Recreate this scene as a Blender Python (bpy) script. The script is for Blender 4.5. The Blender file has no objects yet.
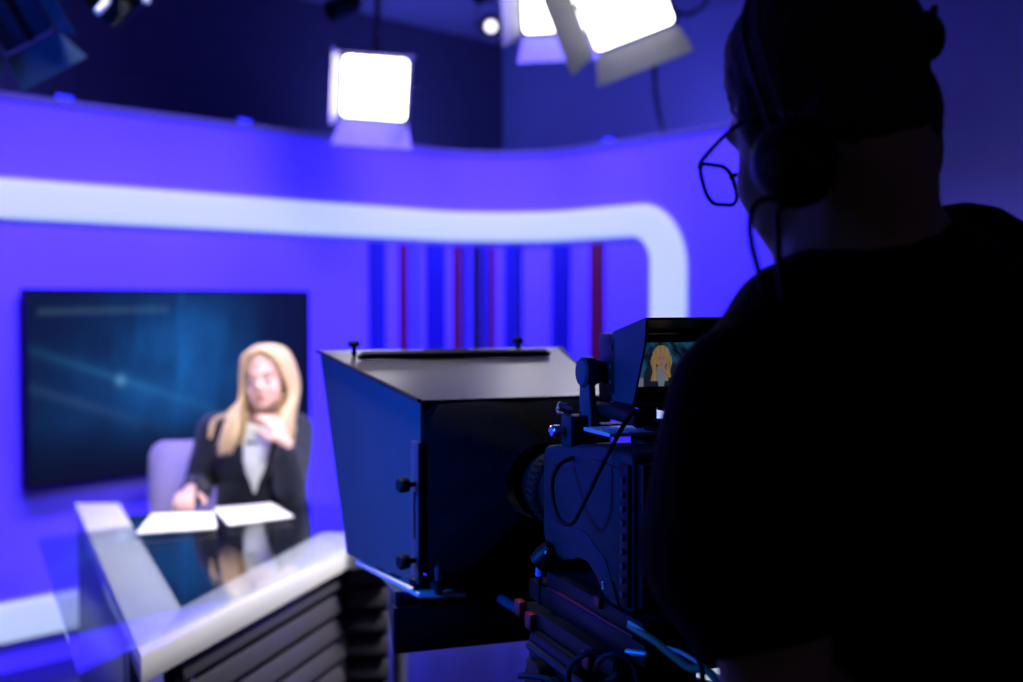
import bpy, bmesh, math, random
from mathutils import Vector, Matrix, noise
from mathutils.bvhtree import BVHTree

random.seed(7)
S = bpy.context.scene
COL = S.collection
PI = math.pi
V = Vector
def R(d): return math.radians(d)

# ------------------------------------------------------------------ camera
FPX, PITCH, CH = 1250.0, math.atan(41 / 1250.0), 1.48
cd = bpy.data.cameras.new('camera'); cam = bpy.data.objects.new('camera', cd); COL.objects.link(cam)
cam.location = (0, 0, CH); cam.rotation_euler = (PI / 2 - PITCH, 0, 0)
cd.sensor_width = 36; cd.lens = 36 * FPX / 1023; cd.clip_start = 0.05
cd.dof.use_dof = True; cd.dof.focus_distance = 1.5; cd.dof.aperture_fstop = 2.9; cd.dof.aperture_blades = 9
S.camera = cam
FW = V((0, math.cos(PITCH), -math.sin(PITCH))); UP = V((0, math.sin(PITCH), math.cos(PITCH)))
def P(px, py, d):                       # survey of the photograph: the point seen at that pixel, d metres deep
    return V((0, 0, CH)) + FW * d + V((1, 0, 0)) * ((px - 511.5) / FPX * d) + UP * ((341 - py) / FPX * d)
def F(px, py, z):                       # the point seen at that pixel at height z
    r = FW + V((1, 0, 0)) * ((px - 511.5) / FPX) + UP * ((341 - py) / FPX)
    return V((0, 0, CH)) + r * ((z - CH) / r.z)

# ------------------------------------------------------------------ materials
MATS = {}
def mat(name, col, rough=0.5, metal=0.0, spec=0.5, emit=None, es=0.0, noise_amt=0.0, nscale=20.0, bump=0.0,
        trans=0.0, ior=1.45, coat=0.0, stretch=None, sheen=0.0):
    if name in MATS: return MATS[name]
    m = bpy.data.materials.new(name); m.use_nodes = True
    nt = m.node_tree; b = nt.nodes['Principled BSDF']
    b.inputs['Base Color'].default_value = (*col, 1); b.inputs['Roughness'].default_value = rough
    b.inputs['Metallic'].default_value = metal; b.inputs['Specular IOR Level'].default_value = spec
    b.inputs['IOR'].default_value = ior; b.inputs['Transmission Weight'].default_value = trans
    b.inputs['Coat Weight'].default_value = coat; b.inputs['Sheen Weight'].default_value = sheen
    if emit: b.inputs['Emission Color'].default_value = (*emit, 1); b.inputs['Emission Strength'].default_value = es
    if noise_amt or bump:
        tc = nt.nodes.new('ShaderNodeTexCoord'); mp = nt.nodes.new('ShaderNodeMapping')
        if stretch: mp.inputs['Scale'].default_value = stretch
        n = nt.nodes.new('ShaderNodeTexNoise'); n.inputs['Scale'].default_value = nscale; n.inputs['Detail'].default_value = 5
        nt.links.new(tc.outputs['Object'], mp.inputs[0]); nt.links.new(mp.outputs[0], n.inputs['Vector'])
        if noise_amt:
            cr = nt.nodes.new('ShaderNodeValToRGB')
            cr.color_ramp.elements[0].position = 0.3; cr.color_ramp.elements[1].position = 0.7
            cr.color_ramp.elements[0].color = (*[c * (1 - noise_amt) for c in col], 1)
            cr.color_ramp.elements[1].color = (*[min(1, c * (1 + noise_amt)) for c in col], 1)
            nt.links.new(n.outputs['Fac'], cr.inputs[0]); nt.links.new(cr.outputs[0], b.inputs['Base Color'])
        if bump:
            bp = nt.nodes.new('ShaderNodeBump'); bp.inputs['Strength'].default_value = bump; bp.inputs['Distance'].default_value = 0.004
            nt.links.new(n.outputs['Fac'], bp.inputs['Height']); nt.links.new(bp.outputs[0], b.inputs['Normal'])
    MATS[name] = m; return m
def screen_mat(name, strength):
    m = bpy.data.materials.new(name); m.use_nodes = True; nt = m.node_tree; b = nt.nodes['Principled BSDF']
    b.inputs['Base Color'].default_value = (0.002, 0.002, 0.003, 1); b.inputs['Roughness'].default_value = 0.4; b.inputs['Specular IOR Level'].default_value = 0.2
    a = nt.nodes.new('ShaderNodeVertexColor'); a.layer_name = 'Picture'
    nt.links.new(a.outputs[0], b.inputs['Emission Color']); b.inputs['Emission Strength'].default_value = strength
    return m

def brick_mat(name, c1, c2, cm):
    m = bpy.data.materials.new(name); m.use_nodes = True; nt = m.node_tree; b = nt.nodes['Principled BSDF']
    tc = nt.nodes.new('ShaderNodeTexCoord'); mp = nt.nodes.new('ShaderNodeMapping')
    t = nt.nodes.new('ShaderNodeTexBrick'); t.inputs['Color1'].default_value = (*c1, 1); t.inputs['Color2'].default_value = (*c2, 1)
    t.inputs['Mortar'].default_value = (*cm, 1); t.inputs['Scale'].default_value = 1.0
    t.inputs['Brick Width'].default_value = 0.6; t.inputs['Row Height'].default_value = 0.3; t.inputs['Mortar Size'].default_value = 0.012
    nt.links.new(tc.outputs['UV'], t.inputs['Vector']); nt.links.new(t.outputs[0], b.inputs['Base Color'])
    b.inputs['Roughness'].default_value = 0.9
    return m

BLACK = mat('black_plastic', (0.005, 0.005, 0.006), 0.45, spec=0.2, noise_amt=0.2, nscale=60, bump=0.05)
MATTE = mat('black_fabric', (0.003, 0.003, 0.004), 0.95, spec=0.06, noise_amt=0.3, nscale=120, bump=0.3)
SHIRT = mat('black_cotton', (0.006, 0.006, 0.007), 0.95, spec=0.12, noise_amt=0.3, nscale=220, bump=0.4)
GUN = mat('dark_painted_metal', (0.035, 0.047, 0.07), 0.5, spec=0.25, noise_amt=0.12, nscale=40, bump=0.03)
CAMGREY = mat('dark_grey_camera_shell', (0.016, 0.019, 0.028), 0.5, spec=0.2, noise_amt=0.15, nscale=80, bump=0.05)
HOODTOP = mat('grey_plastic_sheet', (0.07, 0.066, 0.062), 0.3, spec=1.0, noise_amt=0.06, nscale=50, bump=0.02)
ALU = mat('bare_aluminium', (0.62, 0.6, 0.6), 0.45, metal=0.5, noise_amt=0.05)
CHROME = mat('bright_steel', (0.7, 0.7, 0.72), 0.2, metal=1.0, noise_amt=0.03)
RUBBER = mat('black_rubber', (0.005, 0.005, 0.006), 0.6, spec=0.22, noise_amt=0.1)
REDM = mat('red_anodised_metal', (0.30, 0.012, 0.02), 0.45, metal=0.3, noise_amt=0.1)
WHITEP = mat('white_marking_paint', (0.7, 0.7, 0.72), 0.5, noise_amt=0.03)
GLASSM = mat('dark_coated_glass', (0.01, 0.01, 0.014), 0.05, ior=1.6, noise_amt=0.05)
def sheet_glass(name, tint, ior):
    m = bpy.data.materials.new(name); m.use_nodes = True; nt = m.node_tree; nt.nodes.remove(nt.nodes['Principled BSDF'])
    tr = nt.nodes.new('ShaderNodeBsdfTransparent'); tr.inputs[0].default_value = (*tint, 1)
    gl = nt.nodes.new('ShaderNodeBsdfGlossy'); gl.inputs['Roughness'].default_value = 0.02; gl.inputs['Color'].default_value = (1, 1, 1, 1)
    fr = nt.nodes.new('ShaderNodeFresnel'); ge = nt.nodes.new('ShaderNodeNewGeometry'); mr = nt.nodes.new('ShaderNodeMapRange'); mr.inputs['To Min'].default_value = ior; mr.inputs['To Max'].default_value = 1 / ior
    nt.links.new(ge.outputs['Backfacing'], mr.inputs['Value']); nt.links.new(mr.outputs[0], fr.inputs[0]); mx = nt.nodes.new('ShaderNodeMixShader')
    nt.links.new(fr.outputs[0], mx.inputs[0]); nt.links.new(tr.outputs[0], mx.inputs[1]); nt.links.new(gl.outputs[0], mx.inputs[2])
    nt.links.new(mx.outputs[0], nt.nodes['Material Output'].inputs[0]); return m
CLEAR = sheet_glass('clear_tinted_glass', (0.91, 0.935, 0.96), 1.4)
LENSGL = sheet_glass('spectacle_lens', (0.97, 0.98, 1.0), 1.5)
BLACKGL = mat('black_mirror_glass', (0.006, 0.007, 0.01), 0.03, ior=2.3, noise_amt=0.05)
WHITE = mat('white_lacquer', (0.78, 0.77, 0.8), 0.25, noise_amt=0.03, nscale=8)
SLAT = mat('grey_slat_laminate', (0.05, 0.047, 0.066), 0.4, noise_amt=0.12, nscale=30, stretch=(1, 1, 6))
NIGHT = mat('black_backing_board', (0.01, 0.01, 0.014), 0.6, noise_amt=0.1)
STEEL = mat('brushed_steel_post', (0.45, 0.5, 0.6), 0.3, metal=0.8, noise_amt=0.08)
PAPER = mat('white_paper', (0.86, 0.85, 0.85), 0.8, noise_amt=0.02, nscale=40)
SKIN = mat('fair_skin', (0.64, 0.39, 0.32), 0.5, noise_amt=0.06, nscale=30, bump=0.05)
SKIN2 = mat('tan_skin', (0.42, 0.24, 0.18), 0.55, noise_amt=0.08, nscale=30, bump=0.06)
BLONDE = mat('blonde_hair', (0.60, 0.43, 0.25), 0.45, noise_amt=0.3, nscale=90, bump=0.4, stretch=(6, 6, 0.4))
BROWNH = mat('dark_brown_hair', (0.022, 0.013, 0.009), 0.7, noise_amt=0.4, nscale=180, bump=0.6)
NAVY = mat('navy_wool', (0.008, 0.011, 0.028), 0.85, noise_amt=0.2, nscale=150, bump=0.2, sheen=0.1)
BLOUSE = mat('pale_blue_silk', (0.78, 0.84, 0.9), 0.45, noise_amt=0.05, nscale=25, bump=0.15)
LIP = mat('rose_lips', (0.50, 0.2, 0.18), 0.4, noise_amt=0.05)
EYEW = mat('eye_white', (0.5, 0.46, 0.44), 0.2, noise_amt=0.02)
IRIS = mat('dark_iris', (0.03, 0.05, 0.07), 0.15, noise_amt=0.1)
CHAIRM = mat('grey_chair_fabric', (0.30, 0.28, 0.27), 0.85, noise_amt=0.12, nscale=120, bump=0.15)
DENIM = mat('dark_denim', (0.015, 0.018, 0.03), 0.9, noise_amt=0.2, nscale=200, bump=0.2)
SETBLUE = mat('violet_blue_set_paint', (0.22, 0.16, 0.90), 0.5, noise_amt=0.03, nscale=3)
DOORM = mat('silver_barndoor_paint', (0.36, 0.36, 0.37), 0.45, metal=0.1, noise_amt=0.06)
STRIPM = mat('lit_led_diffuser', (0.3, 0.32, 0.35), 0.5, emit=(0.60, 0.76, 0.95), es=0.72)
PANELM = mat('lit_softlight_diffuser', (0.9, 0.9, 0.9), 0.5, emit=(1.0, 0.97, 0.95), es=6.5)
LAMPM = mat('lit_spotlight_lens', (0.9, 0.9, 0.9), 0.5, emit=(1.0, 0.95, 0.86), es=2.0)
OFFDIFF = mat('unlit_light_diffuser', (0.01, 0.025, 0.08), 0.5, spec=0.2, noise_amt=0.05)
BLUELED = mat('lit_blue_led', (0.1, 0.1, 0.8), 0.5, emit=(0.01, 0.02, 1.0), es=1.0)
GREENC = mat('green_cable_sheath', (0.05, 0.22, 0.1), 0.45, noise_amt=0.1)
PALEC = mat('pale_cable_sheath', (0.6, 0.6, 0.58), 0.45, noise_amt=0.1)

# ------------------------------------------------------------------ mesh helpers
WM = {}
def props(o, label=None, cat=None, group=None, kind=None):
    if label: o['label'] = label
    if cat: o['category'] = cat
    if group: o['group'] = group
    if kind: o['kind'] = kind
    return o
def thing(name, loc, label, cat, group=None, rz=0.0):
    o = bpy.data.objects.new(name, None); COL.objects.link(o); o.empty_display_size = 0.05
    o.location = loc; o.rotation_euler = (0, 0, rz)
    WM[o.name] = Matrix.Translation(V(loc)) @ Matrix.Rotation(rz, 4, 'Z')
    return props(o, label, cat, group)

class G:
    def __init__(s, M=None):
        s.bm = bmesh.new(); s.M = M.copy() if M else Matrix()
    def add(s, vs, fs, bev=0.0, seg=2):
        n = [s.bm.verts.new(s.M @ V(v)) for v in vs]
        faces = []
        for f in fs:
            try: faces.append(s.bm.faces.new([n[i] for i in f]))
            except ValueError: pass
        if bev:
            ed = list({e for f in faces for e in f.edges})
            bmesh.ops.bevel(s.bm, geom=ed, offset=bev, segments=seg, affect='EDGES', profile=0.5)
        return s
    def hexa(s, p, bev=0.0, seg=2):     # p: four of the bottom, then four of the top
        return s.add(p, [(3, 2, 1, 0), (4, 5, 6, 7), (0, 1, 5, 4), (1, 2, 6, 5), (2, 3, 7, 6), (3, 0, 4, 7)], bev, seg)
    def box(s, c, d, rot=None, bev=0.0, seg=2):
        c = V(c); h = V(d) / 2; p = []
        for z in (-1, 1):
            for x, y in ((-1, -1), (1, -1), (1, 1), (-1, 1)):
                v = V((x * h.x, y * h.y, z * h.z))
                p.append(c + (rot @ v if rot else v))
        return s.hexa(p, bev, seg)
    def span(s, a, b, bev=0.0, seg=2):
        a, b = V(a), V(b); return s.box((a + b) / 2, b - a, None, bev, seg)
    def prism(s, poly, ext, bev=0.0, seg=2):
        ext = V(ext); n = len(poly); vs = [V(p) for p in poly] + [V(p) + ext for p in poly]
        fs = [tuple(reversed(range(n))), tuple(range(n, 2 * n))] + [(i, (i + 1) % n, n + (i + 1) % n, n + i) for i in range(n)]
        return s.add(vs, fs, bev, seg)
    def loft(s, rings, cap=True, closed=True):
        k = len(rings[0]); vs = [v for r in rings for v in r]; fs = []
        for i in range(len(rings) - 1):
            for j in range(k if closed else k - 1):
                a, b = i * k + j, i * k + (j + 1) % k
                fs.append((a, b, b + k, a + k))
        if cap: fs += [tuple(reversed(range(k))), tuple(range((len(rings) - 1) * k, len(rings) * k))]
        return s.add(vs, fs)
    def tube(s, pts, r, n=8, flat=None):
        pts = [V(p) for p in pts]; rs = r if isinstance(r, (list, tuple)) else [r] * len(pts)
        rings = []; prev = None
        for i, p in enumerate(pts):
            t = (pts[min(i + 1, len(pts) - 1)] - pts[max(i - 1, 0)]).normalized()
            if prev is None: u = t.orthogonal().normalized()
            else: u = (prev - t * prev.dot(t)); u = u.normalized() if u.length > 1e-6 else t.orthogonal().normalized()
            prev = u; w = t.cross(u)
            rings.append([p + (u * math.cos(2 * PI * j / n) + w * math.sin(2 * PI * j / n)) * rs[i] for j in range(n)])
        return s.loft(rings)
    def rod(s, a, b, r, r2=None, n=16): return s.tube([a, b], [r, r if r2 is None else r2], n)
    def lathe(s, p, ax, prof, n=24, cap=True):
        ax = V(ax).normalized(); u = ax.orthogonal().normalized(); w = ax.cross(u); p = V(p)
        return s.loft([[p + ax * h + (u * math.cos(2 * PI * j / n) + w * math.sin(2 * PI * j / n)) * max(r, 1e-4) for j in range(n)] for h, r in prof], cap)
    def sph(s, c, r, rot=None, nu=20, nv=12):
        c = V(c); r = V((r, r, r)) if isinstance(r, (int, float)) else V(r); rings = []
        for i in range(nv + 1):
            th = PI * min(max(i / nv, 0.004), 0.996)
            ring = []
            for j in range(nu):
                v = V((math.sin(th) * math.cos(2 * PI * j / nu) * r.x, math.sin(th) * math.sin(2 * PI * j / nu) * r.y, -math.cos(th) * r.z))
                ring.append(c + (rot @ v if rot else v))
            rings.append(ring)
        return s.loft(rings)
    def caps(s, pts, rs, n=14):         # a limb: spheres joined by tapered tubes
        for i, p in enumerate(pts):
            s.sph(p, rs[i], None, n, 8)
            if i: s.rod(pts[i - 1], p, rs[i - 1], rs[i], n)
        return s
    def fuse(s, voxel, smooth=4):
        me = bpy.data.meshes.new('tmp'); bmesh.ops.recalc_face_normals(s.bm, faces=s.bm.faces); s.bm.to_mesh(me)
        o = bpy.data.objects.new('tmp', me); COL.objects.link(o)
        m = o.modifiers.new('r', 'REMESH'); m.mode = 'VOXEL'; m.voxel_size = voxel
        if smooth: q = o.modifiers.new('s', 'SMOOTH'); q.iterations = smooth; q.factor = 0.5
        dg = bpy.context.evaluated_depsgraph_get()
        nm = bpy.data.meshes.new_from_object(o.evaluated_get(dg))
        s.bm.free(); s.bm = bmesh.new(); s.bm.from_mesh(nm)
        bpy.data.objects.remove(o); bpy.data.meshes.remove(me); bpy.data.meshes.remove(nm)
        return s
    def warp(s, fn):
        for v in s.bm.verts: v.co = fn(v.co)
        return s
    def bvh(s):
        s.bm.verts.ensure_lookup_table(); s.bm.faces.ensure_lookup_table(); return BVHTree.FromBMesh(s.bm)
    def build(s, name, m, parent=None, smooth=35, origin=None, recalc=True):
        bm = s.bm
        if recalc: bmesh.ops.recalc_face_normals(bm, faces=bm.faces)
        if parent is not None: inv = WM[parent.name].inverted(); W = WM[parent.name]; loc = None
        else:
            if origin is None:
                mn = V((min(v.co[i] for v in bm.verts) for i in range(3))); mx = V((max(v.co[i] for v in bm.verts) for i in range(3)))
                origin = V(((mn.x + mx.x) / 2, (mn.y + mx.y) / 2, mn.z))
            W = Matrix.Translation(V(origin)); inv = W.inverted()
        bm.transform(inv)
        me = bpy.data.meshes.new(name); bm.to_mesh(me); bm.free()
        if smooth:
            me.polygons.foreach_set('use_smooth', [True] * len(me.polygons)); me.set_sharp_from_angle(angle=R(smooth))
        me.materials.append(m)
        o = bpy.data.objects.new(name, me); COL.objects.link(o)
        if parent is not None: o.parent = parent; WM[o.name] = W
        else: o.location = origin; WM[o.name] = W
        return o
def arc(c, r, a0, a1, n, plane='xz'):
    out = []
    for i in range(n + 1):
        a = R(a0 + (a1 - a0) * i / n); x, y = r * math.cos(a), r * math.sin(a)
        out.append(V(c) + (V((x, 0, y)) if plane == 'xz' else V((x, y, 0)) if plane == 'xy' else V((0, x, y))))
    return out
def spline(pts, n=8):
    pts = [V(p) for p in pts]; out = []
    for i in range(len(pts) - 1):
        p0, p1, p2, p3 = pts[max(i - 1, 0)], pts[i], pts[i + 1], pts[min(i + 2, len(pts) - 1)]
        for k in range(n):
            t = k / n
            out.append(0.5 * ((2 * p1) + (p2 - p0) * t + (2 * p0 - 5 * p1 + 4 * p2 - p3) * t * t + (3 * p1 - p0 - 3 * p2 + p3) * t ** 3))
    out.append(pts[-1]); return out
def basis(fwd, up=(0, 0, 1), roll=0.0):   # local x right, y forward, z up
    f = V(fwd).normalized(); r = f.cross(V(up)).normalized(); u = r.cross(f)
    return Matrix((r, f, u)).transposed() @ Matrix.Rotation(R(roll), 3, 'Y')
def lerp(a, b, t): return a + (b - a) * t
def picture(name, corner, ex, ey, nx, ny, fn, m, parent):
    """a display: a fine grid of cells, each cell showing one colour of the picture"""
    bm = bmesh.new(); g = [[bm.verts.new(corner + ex * (i / nx) + ey * (j / ny)) for i in range(nx + 1)] for j in range(ny + 1)]
    for j in range(ny):
        for i in range(nx): bm.faces.new((g[j][i], g[j][i + 1], g[j + 1][i + 1], g[j + 1][i]))
    bm.transform(WM[parent.name].inverted())
    me = bpy.data.meshes.new(name); bm.to_mesh(me); bm.free()
    ca = me.color_attributes.new('Picture', 'FLOAT_COLOR', 'POINT')
    data = []
    for j in range(ny + 1):
        for i in range(nx + 1):
            c = fn(i / nx, j / ny); data += [c[0], c[1], c[2], 1.0]
    ca.data.foreach_set('color', data); me.materials.append(m)
    o = bpy.data.objects.new(name, me); COL.objects.link(o); o.parent = parent; WM[o.name] = WM[parent.name]
    return o

# ------------------------------------------------------------------ the set wall: straight, rounded corner, straight
WA = V((-1.99, 4.94, 0)); WD = V((0.66, 0.751, 0)).normalized(); WE = V((0.59, -0.807, 0)).normalized(); WC = V((-0.02, 7.18, 0))
WT = 0.6; WS1 = (WC - WA).length - WT
_turn = math.acos(WD.dot(WE)); WR = WT / math.tan(_turn / 2) if False else WT / math.tan(_turn / 2)
WN = V((WD.y, -WD.x, 0)); A1 = WA + WD * WS1; ACEN = A1 + WN * WR; WS2 = WS1 + WR * _turn; A2 = WC + WE * WT
WEND = WS2 + 1.85; WBEG = -2.6
def wall(s, z, off=0.0):
    if s <= WS1: p = WA + WD * s; n = WN
    elif s <= WS2:
        a = (s - WS1) / WR; n = Matrix.Rotation(-a, 3, 'Z') @ WN; p = ACEN - n * WR
    else: p = A2 + WE * (s - WS2); n = V((WE.y, -WE.x, 0))
    q = p + n * off; q.z = z; return q
def s_at(px, z=1.4, off=0.0):
    lo, hi = -1.0, WEND
    for _ in range(50):
        mid = (lo + hi) / 2; p = wall(mid, z, off); d = p - V((0, 0, CH))
        if 511.5 + FPX * d.x / d.dot(FW) < px: lo = mid
        else: hi = mid
    return (lo + hi) / 2
def srange(a, b, step=0.08):
    n = max(1, int(math.ceil((b - a) / step))); return [a + (b - a) * i / n for i in range(n + 1)]
def wall_slab(g, s0, s1, z0, z1, o0, o1, step=0.08):
    rings = [[wall(s, z0, o0), wall(s, z0, o1), wall(s, z1, o1), wall(s, z1, o0)] for s in srange(s0, s1, step)]
    return g.loft(rings)

WTOP = 2.27
# room shell
RC = V((-0.06, 9.0, 0)); RL = V((-0.66, -0.751, 0)).normalized(); RR = V((0.75, -0.66, 0)).normalized(); CEIL = 3.3
FLOORM = mat('dark_polished_floor', (0.015, 0.015, 0.055), 0.25, spec=0.3, noise_amt=0.15, nscale=4)
g = G(); g.add([(-6.5, -2.5, 0), (6.5, -2.5, 0), (6.5, 10, 0), (-6.5, 10, 0), (-6.5, -2.5, -0.1), (6.5, -2.5, -0.1), (6.5, 10, -0.1), (-6.5, 10, -0.1)],
               [(0, 1, 2, 3), (7, 6, 5, 4), (0, 4, 5, 1), (1, 5, 6, 2), (2, 6, 7, 3), (3, 7, 4, 0)])
props(g.build('floor', FLOORM), kind='structure')
CEILM = mat('blue_grey_ceiling_paint', (0.2, 0.21, 0.33), 0.9, noise_amt=0.08, nscale=2)
g = G(); g.span((-6.5, -2.5, CEIL), (6.5, 10, CEIL + 0.1))
props(g.build('ceiling', CEILM), kind='structure')
def room_wall(name, a, b, m, out):
    a, b = V(a), V(b); ln = (b - a).length
    bm = bmesh.new(); uv = bm.loops.layers.uv.new('UVMap'); o = V(out) * 0.12
    p = [a, b, b + V((0, 0, CEIL)), a + V((0, 0, CEIL))]; q = [x + o for x in p]
    vs = [bm.verts.new(x) for x in p + q]
    for f in ((0, 1, 2, 3), (7, 6, 5, 4), (0, 4, 5, 1), (1, 5, 6, 2), (2, 6, 7, 3), (3, 7, 4, 0)):
        fc = bm.faces.new([vs[i] for i in f])
        for l in fc.loops:
            d = l.vert.co - a; l[uv].uv = (V((d.x, d.y, 0)).length, d.z)
    gg = G(); gg.bm.free(); gg.bm = bm
    return props(gg.build(name, m, smooth=0), kind='structure')
room_wall('wall_left', RC, RC + RL * 8.2, brick_mat('dark_block_wall', (0.075, 0.07, 0.12), (0.068, 0.063, 0.11), (0.062, 0.058, 0.1)), -V((RR.x, RR.y, 0)))
room_wall('wall_right', RC, RC + RR * 8.0, mat('blue_room_paint', (0.3, 0.3, 0.5), 0.8, noise_amt=0.06, nscale=2), -V((RL.x, RL.y, 0)))

g = G(); wall_slab(g, WBEG, WEND, 0, WTOP, 0, -0.12)
props(g.build('wall_back', SETBLUE, smooth=40), kind='structure')
g = G(); wall_slab(g, WBEG, WEND, WTOP, WTOP + 0.025, 0.012, -0.13)
props(g.build('trim_1', mat('grey_cap_rail', (0.2, 0.2, 0.22), 0.4, metal=0.3, noise_amt=0.05), smooth=40), kind='structure')

# LED light band: rounded loop let onto the wall
def band_loop(zt, zb, sr, rad, s0, n=12):
    o = [(s, zt) for s in srange(s0, sr - rad, 0.08)]
    o += [(sr - rad + rad * math.sin(a), zt - rad + rad * math.cos(a)) for a in [PI / 2 * i / n for i in range(1, n + 1)]]
    zl = srange(zb + rad, zt - rad, 0.1)[::-1]
    o += [(sr, z) for z in zl[1:]]
    o += [(sr - rad + rad * math.cos(a), zb + rad - rad * math.sin(a)) for a in [PI / 2 * i / n for i in range(1, n + 1)]]
    return o, len(zl)
S_IN, S_OUT = s_at(652.5), s_at(687.5)
def band(g, zt, zb, sr, rad, zt2, zb2, sr2, rad2, o0, o1):
    """solid between an outer and an inner rounded loop on the wall"""
    def loop(zt, zb, sr, rad):
        pts = [(lerp(WBEG + 0.05, sr - rad, i / 70), zt) for i in range(71)]
        pts += [(sr - rad + rad * math.sin(PI / 2 * i / 12), zt - rad + rad * math.cos(PI / 2 * i / 12)) for i in range(1, 13)]
        pts += [(sr, lerp(zt - rad, zb + rad, i / 10)) for i in range(1, 11)]
        pts += [(sr - rad + rad * math.cos(PI / 2 * i / 12), zb + rad - rad * math.sin(PI / 2 * i / 12)) for i in range(1, 13)]
        pts += [(lerp(sr - rad, WBEG + 0.05, i / 70), zb) for i in range(1, 71)]
        return pts
    A, B = loop(zt, zb, sr, rad), loop(zt2, zb2, sr2, rad2); rings = []
    for (sa, za), (sb, zb_) in zip(A, B):
        ring = []
        for t, o in ((0, o0), (0, o1 * 0.6), (0.08, o1 * 0.9), (0.25, o1), (0.75, o1), (0.92, o1 * 0.9), (1, o1 * 0.6), (1, o0)):
            ring.append(wall(lerp(sa, sb, t), lerp(za, zb_, t), o))
        rings.append(ring)
    return g.loft(rings)
t = thing('led_light_band', wall(0.5, 0.0, 0.02), 'long glowing white light band with rounded corner running around the blue set wall', 'light band')
g = G(); band(g, 1.955, 0.124, S_OUT, 0.33, 1.80, 0.28, S_IN, 0.14, 0.004, 0.03); g.build('diffuser', STRIPM, t, 60)
g = G(); band(g, 1.968, 0.111, S_OUT + 0.013, 0.343, 1.787, 0.293, S_IN - 0.013, 0.127, 0.0, 0.008); g.build('housing', mat('pale_profile', (0.5, 0.5, 0.7), 0.4, metal=0.4, noise_amt=0.04), t, 60)

# coloured stripe panels
ST_B = mat('royal_blue_stripe', (0.008, 0.01, 0.2), 0.5, noise_amt=0.05, nscale=5)
ST_R = mat('dark_red_stripe', (0.15, 0.005, 0.004), 0.5, noise_amt=0.08, nscale=5)
ST_K = mat('black_stripe', (0.012, 0.012, 0.04), 0.4, noise_amt=0.1, nscale=5)
ST_L = mat('bright_blue_stripe', (0.12, 0.14, 0.95), 0.45, noise_amt=0.05, nscale=5)
stripes = [
    (369, 383.5, ST_B, 'royal blue vertical stripe panel nearest the dark television'),
    (399, 406, ST_R, 'narrow dark red stripe panel nearest the television'),
    (409.5, 413, ST_L, 'first thin bright blue stripe right of the narrow red stripe nearest the television'),
    (416, 419.5, ST_L, 'second thin bright blue stripe, beside the wide royal blue stripe'),
    (426, 443.5, ST_B, 'widest royal blue stripe panel, between two dark red stripes'),
    (452.5, 460, ST_R, 'dark red stripe panel just right of the widest blue stripe'),
    (462.5, 467, ST_B, 'slim royal blue stripe squeezed between red stripe and black stripe'),
    (471.5, 481, ST_K, 'black vertical stripe panel in the middle of the coloured stripes'),
    (483, 487.5, ST_B, 'slim royal blue stripe just right of the black stripe'),
    (489.5, 495.5, ST_R, 'dark red stripe panel just right of the black stripe'),
    (505, 519, ST_B, 'royal blue stripe panel with a dark right edge above the prompter'),
    (519.5, 522.5, ST_K, 'thin black edge strip beside a royal blue stripe'),
    (553.5, 570.5, ST_B, 'royal blue stripe panel farthest from the television, standing alone'),
    (592, 604.5, ST_R, 'wide dark red stripe panel farthest right, beside the viewfinder'),
]
for x0, x1, m, lab in stripes:
    g = G(); wall_slab(g, s_at(x0), s_at(x1), 0.31, 1.775, 0.0, 0.018, 0.04)
    props(g.build('stripe_panel', m, smooth=30), lab, 'stripe panel', 'coloured stripe panels on the set wall')

# blue wash bars on top of the set wall, behind the cap
for x, lab in ((61, 'small blue glowing wash light on the wall top below the unlit barndoor lamp'),
               (241, 'small blue glowing wash light on the wall top above the television'),
               (612, 'small blue glowing wash light on the wall top below the big softlights')):
    s = s_at(x, 2.3, -0.1); p = wall(s, WTOP + 0.025, -0.09); n = (wall(s, 0, 1) - wall(s, 0, 0)).normalized(); tg = V((-n.y, n.x, 0))
    t = thing('wash_light', p, lab, 'light', 'blue wash lights on the wall top')
    M3 = Matrix((tg, n, V((0, 0, 1)))).transposed()
    g = G(); g.box(p + V((0, 0, 0.02)), (0.085, 0.035, 0.036), M3, 0.004); g.build('housing', BLACK, t)
    g = G(); g.box(p + V((0, 0, 0.021)) + n * 0.0185, (0.075, 0.004, 0.024), M3, 0.001); g.build('lens', BLUELED, t)
    g = G(); g.box(p + V((0, 0, 0.003)) , (0.03, 0.03, 0.006), M3); g.build('bracket', GUN, t)

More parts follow.
